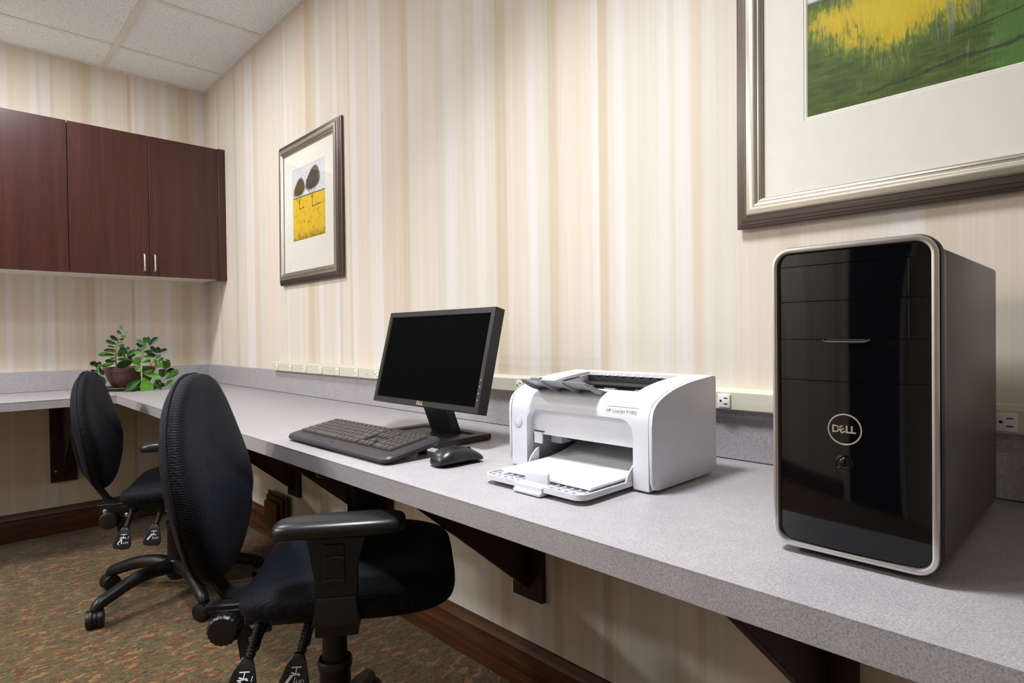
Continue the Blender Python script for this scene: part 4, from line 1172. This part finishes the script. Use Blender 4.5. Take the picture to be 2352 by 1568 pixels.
# left pillar + arch top + right pillar as one strip of quads
zt = 0.1500
outer_ = []
for x, z in arch:
    outer_.append((x, zt))
inn = [(AX0, 0.006)] + arch + [(AX1, 0.006)]
_zs = [None, 0.110, 0.122, 0.131, 0.138, 0.144]
def _outer(i, x, z):
    j = i if i < 9 else 17 - i                      # mirrored right half
    sgn = -1 if i < 9 else 1
    if j == 0: return (sgn * IN, z)
    if j < 6: return (sgn * IN, max(z, _zs[j]))
    if j == 6: return (sgn * IN, zt)
    return (x, zt)
out_ = [(-IN, 0.006)] + [_outer(i, x, z) for i, (x, z) in enumerate(arch)] + [(IN, 0.006)]
def yfront(z):
    if z <= 0.118: return YF
    for a_, b_ in zip(prof[:-1], prof[1:]):
        if a_[1] >= 0.118 and a_[1] <= z <= b_[1] and b_[0] <= YF + 0.05:
            return a_[0] + (b_[0] - a_[0]) * (z - a_[1]) / (b_[1] - a_[1])
    return YF
NS = 6
cols = []
for (xi, zi), (xo, zo) in zip(inn, out_):
    cols.append([bm.verts.new((xi + (xo - xi) * q / NS, yfront(zi + (zo - zi) * q / NS) + 0.0006, zi + (zo - zi) * q / NS)) for q in range(NS + 1)])
vb = [bm.verts.new((x, YF + 0.020, z)) for x, z in inn]
for i in range(len(inn) - 1):
    for q in range(NS):
        bm.faces.new((cols[i][q + 1], cols[i + 1][q + 1], cols[i + 1][q], cols[i][q]))
    bm.faces.new((cols[i][0], cols[i + 1][0], vb[i + 1], vb[i]))
fas = obj('front_fascia', bm, M_PRN, pr, smooth=40)
obj('front_door', bx((AX0 - 0.004, YF + 0.0165, OZ), (AX1 + 0.004, YF + 0.0200, AZ + 0.004), 0.0006, 1), M_PRN, pr)
# inner cheeks of the pillars and opening
for xa, xb in ((-IN, AX0 - 0.0002), (AX1 + 0.0002, IN)):
    obj('pillar', bx((xa, YF + 0.0010, 0.004), (xb, YF + 0.0195, 0.1105)), M_PRN, pr, smooth=0)
for x in (AX0 - 0.003, AX1 + 0.001):
    obj('inner_cheek', bx((x, YF + 0.0202, 0.004), (x + 0.002, YB - 0.03, OZ + 0.02)), M_PRNM, pr, smooth=0)
obj('inner_back', bx((AX0, YB - 0.03, 0.004), (AX1, YB - 0.027, 0.118)), M_PRND, pr, smooth=0)
obj('inner_roof', bx((AX0, YF + 0.0202, OZ + 0.004), (AX1, YB - 0.031, OZ + 0.010)), M_PRND, pr, smooth=0)
obj('inner_floor', bx((-IN, YF + 0.0205, 0.002), (IN, YB - 0.012, 0.0038)), M_PRNM, pr, smooth=0)
obj('feed_block', bx((AX0 + 0.022, YF + 0.050, OZ - 0.022), (AX0 + 0.050, YF + 0.085, OZ + 0.0035), 0.002, 1), M_PRNM, pr)
obj('feed_block', bx((AX0 + 0.040, YF + 0.070, OZ - 0.016), (AX0 + 0.115, YF + 0.082, OZ + 0.0035), 0.002, 1), M_PRND, pr)
obj('door_hinge', bx((AX0 + 0.010, YF + 0.012, OZ - 0.019), (AX0 + 0.032, YF + 0.0163, OZ + 0.004), 0.001, 1), M_PRNG, pr)
obj('hinge_slit', bx((AX0 + 0.006, YF + 0.0158, OZ + 0.0045), (AX0 + 0.036, YF + 0.0164, OZ + 0.0065)), M_SLOT, pr, smooth=0)
# button and badge
bm = B(); lathe(bm, [(0.0105, 0.0), (0.0105, -0.0012), (0.0085, -0.0014), (0.0082, -0.0006), (0.0078, -0.0016), (0.0001, -0.0022)], 28, (-HX + 0.027, YF + 0.0004, 0.096), 'y'); obj('power_button', bm, M_PRN, pr)
bm = B(); lathe(bm, [(0.0106, 0.0004), (0.0106, -0.0004), (0.0116, -0.0004), (0.0116, 0.0004)], 28, (-HX + 0.027, YF + 0.0002, 0.096), 'y'); obj('button_groove', bm, M_PRNM, pr)
link('model_lettering', text_mesh('HP LaserJet P1005', 0.0088, M_PRNS, 0.0001), fas, (HX - 0.066, yfront(0.139) - 0.0004, 0.139), (math.radians(66), 0, 0))
bm = B(); box(bm, (HX - 0.100, yfront(0.1462) - 0.0003, 0.1460), (HX - 0.032, yfront(0.1462) + 0.0006, 0.1464)); obj('badge_line', bm, M_PRNS, fas, smooth=0)
# output flap (grey support raised towards the front left)
fl = empty('flap_tmp'); bpy.data.objects.remove(fl, do_unlink=True)
flap_c = smoothcurve([(0.0, 0.0), (0.030, 0.0045), (0.062, 0.013), (0.092, 0.025)], 5)       # along the plate, rising to the front
fx0, fx1 = -0.118, 0.052
def flap_rot(bm):
    R = Matrix.Translation((0.0, YS0 + 0.016, 0.163)) @ Matrix.Rotation(math.radians(0), 4, 'Z')
    bmesh.ops.transform(bm, matrix=R, verts=bm.verts[:]); return bm
bm = B()
up = [(-y, z + 0.0012) for y, z in flap_c]; dn = [(-y, z - 0.0008) for y, z in flap_c[::-1]]
prism(bm, up + dn, 'x', fx0, fx1)
fobj = obj('output_flap', flap_rot(bm), M_PRNT, pr, smooth=30)
for k in range(4):
    xk = fx0 + 0.004 + k * (fx1 - fx0 - 0.008) / 3
    pts = [(-y, z - 0.0009) for y, z in flap_c] + [(-y, z - 0.0012 - 0.007 * math.sin(math.pi * min(1, (i + 1) / len(flap_c)) * 0.9)) for i, (y, z) in list(enumerate(flap_c))[::-1]]
    bm = B(); prism(bm, pts, 'x', xk - 0.0009, xk + 0.0009); obj('flap_rib', flap_rot(bm), M_PRNT, fobj, smooth=0)
bm = B(); box(bm, (fx0 + 0.03, -0.094, 0.0262), (fx0 + 0.055, -0.084, 0.0305), 0.001, 1); obj('flap_tab', flap_rot(bm), M_PRNT, fobj)
# paper tray folded out to the front
TX0, TX1 = 3.270 - 3.376, 3.511 - 3.376
TYF = -0.527 - (PYF + PYB) / 2
tray_w = TX1 - TX0
bm = B()
r2 = 0.020
def tray_outline(e):
    o_ = []
    y0_, y1_ = TYF + e, YF + 0.018
    x0_, x1_ = TX0 + e, TX1 - e
    for k in range(7):
        a = math.radians(180 + 90 * k / 6); o_.append((x0_ + r2 + r2 * math.cos(a), y0_ + r2 + r2 * math.sin(a)))
    for k in range(7):
        a = math.radians(270 + 90 * k / 6); o_.append((x1_ - r2 + r2 * math.cos(a), y0_ + r2 + r2 * math.sin(a)))
    o_ += [(x1_, y1_), (x0_, y1_)]
    return o_
prism(bm, tray_outline(0.0), 'z', 0.009, 0.0125); tray = obj('paper_tray', bm, M_PRN, pr, smooth=30)
oo, ii = tray_outline(0.0), tray_outline(0.0035)
bm = B()
r_o = [[bm.verts.new((x, y, z)) for x, y in oo[:-0 or None]] for z in (0.0126, 0.0185)]
r_i = [[bm.verts.new((x, y, z)) for x, y in ii] for z in (0.0185, 0.0126)]
for a, b in ((r_o[0], r_o[1]), (r_o[1], r_i[0]), (r_i[0], r_i[1])):
    for k in range(len(oo) - 1):
        if k == len(oo) - 2: continue
        bm.faces.new((a[k], a[k + 1], b[k + 1], b[k]))
    bm.faces.new((a[-1], a[0], b[0], b[-1]))
obj('tray_rim', bm, M_PRN, tray, smooth=30)
for k in range(14):
    xk = TX0 + 0.014 + k * (tray_w - 0.028) / 13
    if -0.040 < xk - (TX0 + TX1) / 2 < 0.028: continue
    obj('tray_rib', bx((xk - 0.0009, TYF + 0.004, 0.0126), (xk + 0.0009, TYF + 0.036, 0.0172)), M_PRN, tray, smooth=0)
obj('tray_rail', bx((TX0 + 0.004, TYF + 0.0175, 0.0126), (TX1 - 0.004, TYF + 0.0192, 0.0174)), M_PRN, tray, smooth=0)
cxg = 3.393 - 3.376
obj('paper_stop', bx((cxg - 0.028, TYF + 0.018, 0.0130), (cxg + 0.028, TYF + 0.0255, 0.0365), 0.0030, 2), M_PRNG, tray)
obj('stop_slide', bx((cxg - 0.034, TYF - 0.0035, 0.0055), (cxg + 0.034, TYF + 0.0172, 0.0178), 0.0015, 1), M_PRN, tray)
obj('pull_lip', bx((cxg - 0.033, TYF - 0.0075, 0.0018), (cxg + 0.033, TYF + 0.014, 0.0085), 0.002, 2), M_PRN, tray)
for xa in (TX0 + 0.001, TX1 - 0.0035):
    bm = B(); prism(bm, [(YF - 0.020, 0.012), (YF + 0.012, 0.012), (YF + 0.014, 0.046), (YF + 0.006, 0.044), (YF - 0.010, 0.030)], 'x', xa, xa + 0.0025); obj('tray_arm', bm, M_PRN, tray, smooth=0)
# paper in the tray: its own thing
pp = empty('paper_stack', (3.388, -0.49, CT + 0.0187), 0, 'stack of blank white paper lying in the printer tray', 'paper')
bm = B()
pth = smoothcurve([(0.0, 0.0), (0.10, 0.001), (0.16, 0.006), (0.22, 0.020), (0.27, 0.038)], 5)
up = [(y, z + 0.004) for y, z in pth]; dnp = [(y, z) for y, z in pth[::-1]]
prism(bm, up + dnp, 'x', -0.104, 0.112)
obj('sheets', bm, M_PAPER, pp, smooth=40)

# ================================================================== computer tower
pc = empty('computer_tower', (3.8895, -0.2885, CT), 0, 'black glossy-fronted computer tower with silver rim standing on the counter', 'computer')
TW, TH = 0.1785, 0.376
TF = -0.494 + 0.2885; TB = -0.083 + 0.2885
# metal case
bm = B(); pts = rrect(TW - 0.006, TH - 0.016, 0.006, 3, 0, TH / 2 + 0.003)
prism(bm, pts, 'y', TF + 0.045, TB, 0.004, 2); obj('case', bm, M_PCS, pc, smooth=30)
for x in (-0.065, 0.065):
    for y in (TF + 0.06, TB - 0.03):
        bm = B(); lathe(bm, [(0.0001, 0.0), (0.011, 0.0), (0.010, 0.0098), (0.0001, 0.0098)], 16, (x, y, 0)); obj('foot', bm, M_PCT, pc)
# front bezel housing behind the ring
zc = 0.0075 + (TH - 0.0) / 2
def rr_y(w_, h_, r, y): return [(x, y, z) for x, z in rrect(w_, h_, r, 8, 0, zc)]
bm = B()
loft(bm, [rr_y(TW - 0.004, TH - 0.006, 0.020, TF + 0.0446), rr_y(TW - 0.001, TH - 0.002, 0.022, TF + 0.026), rr_y(TW, TH, 0.023, TF + 0.022)]); obj('bezel_housing', bm, M_PCS, pc, smooth=40)
bm = B()
loft(bm, [rr_y(TW + 0.0012, TH + 0.0012, 0.0235, TF + 0.0218), rr_y(TW + 0.0016, TH + 0.0016, 0.024, TF + 0.012), rr_y(TW + 0.0006, TH + 0.0006, 0.0235, TF + 0.0070)]); obj('black_band', bm, M_PCT, pc, smooth=40)
# satin silver ring
bm = B(); rings = []
for ins, y in ((0.0010, 0.0069), (0.0006, 0.0030), (0.0018, 0.0006), (0.0045, 0.0), (0.0072, 0.0010), (0.0082, 0.0045), (0.0082, 0.0068)):
    rings.append(rr_y(TW - 2 * ins, TH - 2 * ins, 0.0235 - ins, TF + y))
loft(bm, rings, cap=False); obj('silver_ring', bm, M_PCR, pc, smooth=50)
# piano-black convex front in five panels
IW = TW - 0.0172; 
z_lo, z_hi = zc - TH / 2 + 0.0090, zc + TH / 2 - 0.0090
cuts = [z_hi, 1.149 - CT, 1.105 - CT, 1.0585 - CT, 1.0085 - CT, z_lo]
def fy(x, z):
    q = (x / (IW / 2)); s_ = (z - zc) / (TH / 2)
    return TF + 0.0062 - 0.0070 * (1 - q * q * 0.92) * (1 - 0.35 * s_ ** 4)
def corner_hw(z):
    r = 0.0145; d = min(z - z_lo, z_hi - z)
    return IW / 2 - (r - math.sqrt(max(0, r * r - (r - d) ** 2)) if d < r else 0)
for zt_, zb_ in zip(cuts[:-1], cuts[1:]):
    zt2, zb2 = zt_ - 0.0005, zb_ + 0.0005
    bm = B(); grid = []
    nz = max(4, int((zt2 - zb2) / 0.006))
    zs = [zb2 + (zt2 - zb2) * k / nz for k in range(nz + 1)]
    for z in zs:
        hw = corner_hw(z)
        grid.append([bm.verts.new((hw * (-1 + 2 * k / 24), fy(hw * (-1 + 2 * k / 24), z), z)) for k in range(25)])
    back = [[bm.verts.new((g[k].co.x, TF + 0.010, g[k].co.z)) for k in (0, 24)] for g in grid]
    for i in range(nz):
        for k in range(24):
            bm.faces.new((grid[i][k], grid[i][k + 1], grid[i + 1][k + 1], grid[i + 1][k]))
        bm.faces.new((back[i][0], grid[i][0], grid[i + 1][0], back[i + 1][0])); bm.faces.new((grid[i][24], back[i][1], back[i + 1][1], grid[i + 1][24]))
    bm.faces.new([back[0][0]] + grid[0] + [back[0][1]]); bm.faces.new([back[nz][1]] + grid[nz][::-1] + [back[nz][0]])
    fp = obj('front_panel', bm, M_PCG, pc, smooth=30)
obj('front_backing', bx((-IW / 2 - 0.0005, TF + 0.0102, z_lo + 0.004), (IW / 2 + 0.0005, TF + 0.0115, z_hi - 0.004)), M_PCT, pc, smooth=0)
# handle lip between bays
yl = TF - 0.0012
bm = B(); tube(bm, smoothcurve([(-0.027, yl + 0.0006, 1.0578 - CT), (-0.024, yl - 0.0003, 1.0556 - CT), (-0.015, yl - 0.0006, 1.0550 - CT), (0.013, yl - 0.0006, 1.0550 - CT), (0.020, yl - 0.0003, 1.0558 - CT), (0.024, yl + 0.0006, 1.0580 - CT)], 4), 0.0014, 8); obj('bay_lip', bm, M_PCT, pc)
obj('bay_hollow', bx((-0.022, TF - 0.0010, 1.0566 - CT), (0.020, TF + 0.004, 1.0590 - CT)), M_SLOT, pc, smooth=0)
# logo ring, letters, power button
lz = 0.952 - CT
bm = B(); rings = []
for rr, y in ((0.0168, 0.0), (0.0171, -0.0006), (0.0184, -0.0006), (0.0187, 0.0)):
    rings.append([(rr * math.cos(2 * math.pi * k / 48) - 0.0035, TF - 0.0008 + y, lz + rr * math.sin(2 * math.pi * k / 48)) for k in range(48)])
loft(bm, rings, cap=False, closed=True)
lr = obj('logo_ring', bm, M_LOGO, pc, smooth=40)
dell(lr, M_LOGO, 0.0118, Vector((-0.0035, TF - 0.0012, lz)), Matrix.Rotation(math.pi / 2, 4, 'X'))
bm = B(); lathe(bm, [(0.0100, 0.001), (0.0100, -0.0006), (0.0085, -0.0010), (0.0068, 0.0002), (0.0062, -0.0010), (0.0045, -0.0018), (0.0001, -0.0021)], 32, (-0.0045, TF - 0.0004, 0.912 - CT), 'y'); obj('power_button', bm, M_PCG, pc, smooth=40)
# card reader strip on the right of the two upper bays
obj('reader_slot', bx((0.061, TF + 0.0005, 1.107 - CT), (0.0616, TF + 0.006, 1.147 - CT)), M_SLOT, pc, smooth=0)
obj('reader_slot', bx((0.061, TF + 0.0005, 1.060 - CT), (0.0616, TF + 0.006, 1.103 - CT)), M_SLOT, pc, smooth=0)

# ================================================================== plant
# plant frame: X to the picture's right, Z up, -Y towards the room's aisle
PL = Vector((0.280, -0.505, CT))
RT = Vector((0.6935, 0.7204, 0)).normalized(); TO = Vector((0.7204, -0.6935, 0))
sc_ = empty('plant_saucer', (PL.x, PL.y, CT), 0, 'dark shallow saucer under the potted plant in the counter corner', 'saucer')
bm = B(); lathe(bm, [(0.001, 0.0), (0.118, 0.0), (0.131, 0.006), (0.136, 0.016), (0.132, 0.016), (0.124, 0.008), (0.112, 0.004), (0.001, 0.004)], 40); obj('dish', bm, M_SAUCER, sc_, smooth=40)
bm = B(); lathe(bm, [(0.1325, 0.0162), (0.1360, 0.0162), (0.1360, 0.0176), (0.1325, 0.0176)], 40); obj('dish_rim', bm, M_NICKEL, sc_, smooth=40)
pl = empty('potted_plant', (PL.x, PL.y, CT + 0.0045), math.atan2(0.982, 0.19), 'leafy green succulent trailing over a brown plastic pot in the counter corner', 'plant')
bm = B(); lathe(bm, [(0.001, 0.0), (0.072, 0.0), (0.084, 0.018), (0.104, 0.052), (0.114, 0.082), (0.115, 0.092), (0.121, 0.095), (0.124, 0.112), (0.126, 0.118), (0.122, 0.121), (0.115, 0.119), (0.111, 0.098), (0.001, 0.098)], 48, sy=0.92)
obj('pot', bm, M_POT, pl, smooth=30)
bm = B(); lathe(bm, [(0.001, 0.0985), (0.110, 0.0985), (0.110, 0.106), (0.06, 0.110), (0.001, 0.112)], 32, sy=0.92); obj('soil', bm, M_SOIL, pl)
# leaf template: length 1 along x, width 1 along y
def leaf_mesh(mat, seed):
    rn = random.Random(seed)
    bm = B(); rows = []
    prof_ = [(0.0, 0.05), (0.12, 0.14), (0.3, 0.36), (0.5, 0.47), (0.68, 0.50), (0.84, 0.42), (0.94, 0.26), (1.0, 0.06)]
    curl = rn.uniform(-0.18, 0.22)
    for x, hw in prof_:
        rows.append([bm.verts.new((x, hw * k / 2, 0.16 * (k / 2) ** 2 * hw * 2 + curl * x * x + (0.05 if k == 0 else 0) * -0.5)) for k in (-2, -1, 0, 1, 2)])
    for a, b in zip(rows[:-1], rows[1:]):
        for k in range(4):
            bm.faces.new((a[k], a[k + 1], b[k + 1], b[k]))
    r = bmesh.ops.solidify(bm, geom=bm.faces[:], thickness=0.06)
    return mesh_of(bm, 'leaf', mat, 60)
LEAFM = [[leaf_mesh(m, i * 10 + k) for k in range(3)] for i, m in enumerate(M_LEAF)]
K = 0.000262; KX = 0.000231; KZ = 0.000276
def pc2(cx, cy, dep):      # crop coordinates -> plant-local (x right, y away, z up)
    return Vector(((cx - 960) * KX, -dep, (1385 - cy) * KZ + 0.010))
rl_ = random.Random(3)
def leaf(cx0, cy0, cx1, cy1, wd, dep, shade, dd=0.0):
    a = pc2(cx0, cy0, dep); b = pc2(cx1, cy1, dep + dd + rl_.uniform(-0.006, 0.012))
    d = (b - a); L = d.length; d.normalize()
    view = Vector((rl_.uniform(-0.25, 0.25), -1.0, rl_.uniform(0.15, 0.7)))
    n = (view - d * view.dot(d)).normalized(); s_ = n.cross(d)
    W = wd * K
    m_ = Matrix.Identity(4)
    for i in range(3):
        m_[i][0] = d[i] * L; m_[i][1] = s_[i] * W; m_[i][2] = n[i] * L * 0.5; m_[i][3] = a[i]
    o = link('leaf', LEAFM[shade][rl_.randrange(3)], pl)
    o.matrix_local = m_
def stem(pts, r=0.0026):
    bm = B(); p3 = smoothcurve([tuple(pc2(*p)) for p in pts], 4); n_ = len(p3)
    tube(bm, p3, [r * (1.15 - 0.5 * i / n_) for i in range(n_)], 8); obj('stem', bm, M_STEM, pl, smooth=60)
stem([(700, 985, 0.03), (690, 860, 0.035), (700, 620, 0.04), (740, 460, 0.04), (800, 350, 0.04), (835, 245, 0.04)])
stem([(1120, 940, 0.10), (1165, 1000, 0.150), (1195, 1320, 0.172)], 0.003)
stem([(1195, 1330, 0.172), (1188, 1100, 0.17), (1195, 900, 0.165), (1215, 720, 0.16), (1250, 600, 0.155), (1272, 540, 0.155)], 0.0036)
stem([(930, 985, 0.0), (925, 800, 0.0), (922, 640, 0.0)])
stem([(1360, 985, -0.02), (1390, 830, -0.02), (1360, 580, -0.02)]); stem([(1480, 985, 0.0), (1500, 860, 0.0), (1525, 720, 0.0)])
stem([(1380, 960, 0.09), (1440, 865, 0.12), (1525, 930, 0.145), (1505, 1130, 0.15), (1560, 1280, 0.15)])
stem([(1560, 960, 0.06), (1680, 900, 0.08), (1690, 1100, 0.09), (1655, 1260, 0.10)], 0.002)
stem([(520, 970, 0.08), (400, 900, 0.10), (350, 960, 0.11), (380, 1120, 0.11)], 0.0022)
A1 = 0.045
for a in ((835, 255, 800, 160, 75, A1, 2), (805, 330, 722, 255, 66, A1, 2), (830, 300, 960, 300, 58, A1, 2), (795, 365, 895, 395, 55, A1, 1), (755, 440, 862, 430, 55, A1, 1), (745, 470, 585, 362, 85, A1, 2),
          (750, 430, 650, 398, 50, A1, 2), (725, 505, 840, 490, 46, A1, 1), (712, 535, 488, 462, 88, A1, 2), (706, 530, 620, 480, 45, A1, 1), (735, 555, 868, 552, 56, A1, 1), (700, 590, 530, 555, 44, A1, 1),
          (692, 650, 458, 640, 78, A1, 3), (700, 640, 595, 665, 96, A1, 3), (690, 740, 345, 725, 96, A1, 1), (690, 748, 445, 752, 66, A1 + .02, 0), (690, 862, 478, 850, 84, A1, 1), (684, 885, 412, 955, 84, A1 + .05, 0),
          (715, 700, 800, 760, 90, A1, 3), (700, 800, 590, 840, 100, A1, 3)): leaf(*a)
for a in ((915, 730, 775, 575, 105, 0.0, 2), (922, 660, 935, 582, 75, 0.0, 2), (925, 790, 1060, 670, 150, 0.01, 2), (900, 790, 1085, 640, 88, 0.02, 3), (890, 800, 740, 640, 96, 0.02, 0), (930, 830, 1010, 800, 130, 0.03, 3),
          (1040, 860, 712, 965, 160, 0.135, 0), (1190, 930, 1010, 890, 76, 0.14, 0), (1060, 850, 720, 820, 70, 0.10, 1)): leaf(*a)
A3 = 0.165
for a in ((1270, 555, 1105, 440, 88, A3, 2), (1260, 590, 1095, 515, 96, A3, 2), (1272, 530, 1262, 392, 86, A3, 1), (1285, 520, 1245, 620, 92, A3 + .01, 1), (1362, 545, 1350, 382, 86, 0.0, 2), (1365, 575, 1556, 398, 128, 0.0, 2),
          (1215, 680, 1040, 705, 78, A3, 0), (1222, 680, 1410, 682, 76, A3, 0), (1205, 790, 1045, 850, 96, A3, 0), (1210, 780, 1356, 795, 88, A3, 0), (1200, 895, 1372, 850, 66, A3, 0), (1195, 885, 1025, 830, 118, A3, 0),
          (1192, 935, 1085, 1045, 140, A3, 0), (1200, 1080, 1415, 1035, 66, A3, 0), (1200, 1095, 1560, 1190, 118, A3, 0), (1185, 1200, 895, 1400, 160, A3, 1), (1195, 1335, 765, 1500, 120, A3 + .005, 0), (1225, 1170, 1300, 1490, 245, A3 + .012, 0),
          (1430, 1240, 1580, 1275, 70, A3, 1), (1450, 1260, 1565, 1435, 72, A3, 0), (1130, 610, 1160, 700, 110, 0.05, 3), (1240, 640, 1120, 610, 90, 0.06, 2)): leaf(*a)
for a in ((1520, 725, 1385, 590, 98, 0.0, 2), (1522, 720, 1562, 600, 98, 0.0, 2), (1530, 730, 1750, 665, 118, 0.0, 2), (1505, 745, 1385, 785, 108, 0.01, 2), (1505, 765, 1590, 812, 120, 0.02, 2), (1380, 800, 1460, 700, 110, -0.01, 2),
          (1432, 830, 1600, 990, 120, 0.14, 0), (1620, 870, 1750, 1020, 160, 0.10, 0), (1545, 880, 1645, 820, 70, 0.08, 1), (1455, 890, 1490, 1000, 80, 0.15, 4), (1680, 1240, 1960, 1080, 150, 0.10, 0), (1655, 1380, 1840, 1285, 130, 0.12, 0),
          (1550, 1060, 1700, 1170, 200, 0.05, 3), (1690, 1110, 1880, 1060, 110, 0.06, 3), (1680, 850, 1790, 900, 50, 0.06, 3), (1740, 920, 1800, 940, 40, 0.06, 3), (1230, 980, 1330, 1120, 110, 0.15, 3), (1300, 700, 1440, 780, 90, 0.03, 3),
          (1560, 1300, 1640, 1380, 90, 0.13, 3), (1420, 1290, 1540, 1350, 90, 0.14, 3)): leaf(*a)
for a in ((345, 905, 200, 880, 98, 0.10, 1), (310, 955, 275, 835, 88, 0.10, 0), (330, 1000, 395, 850, 84, 0.10, 3), (310, 1010, 225, 1050, 90, 0.10, 3), (350, 1040, 255, 1095, 110, 0.11, 0), (400, 1110, 440, 1300, 140, 0.11, 1), (395, 1000, 450, 1110, 80, 0.09, 3),
          (420, 1120, 320, 1160, 110, 0.11, 1), (400, 960, 350, 1060, 100, 0.09, 3)): leaf(*a)
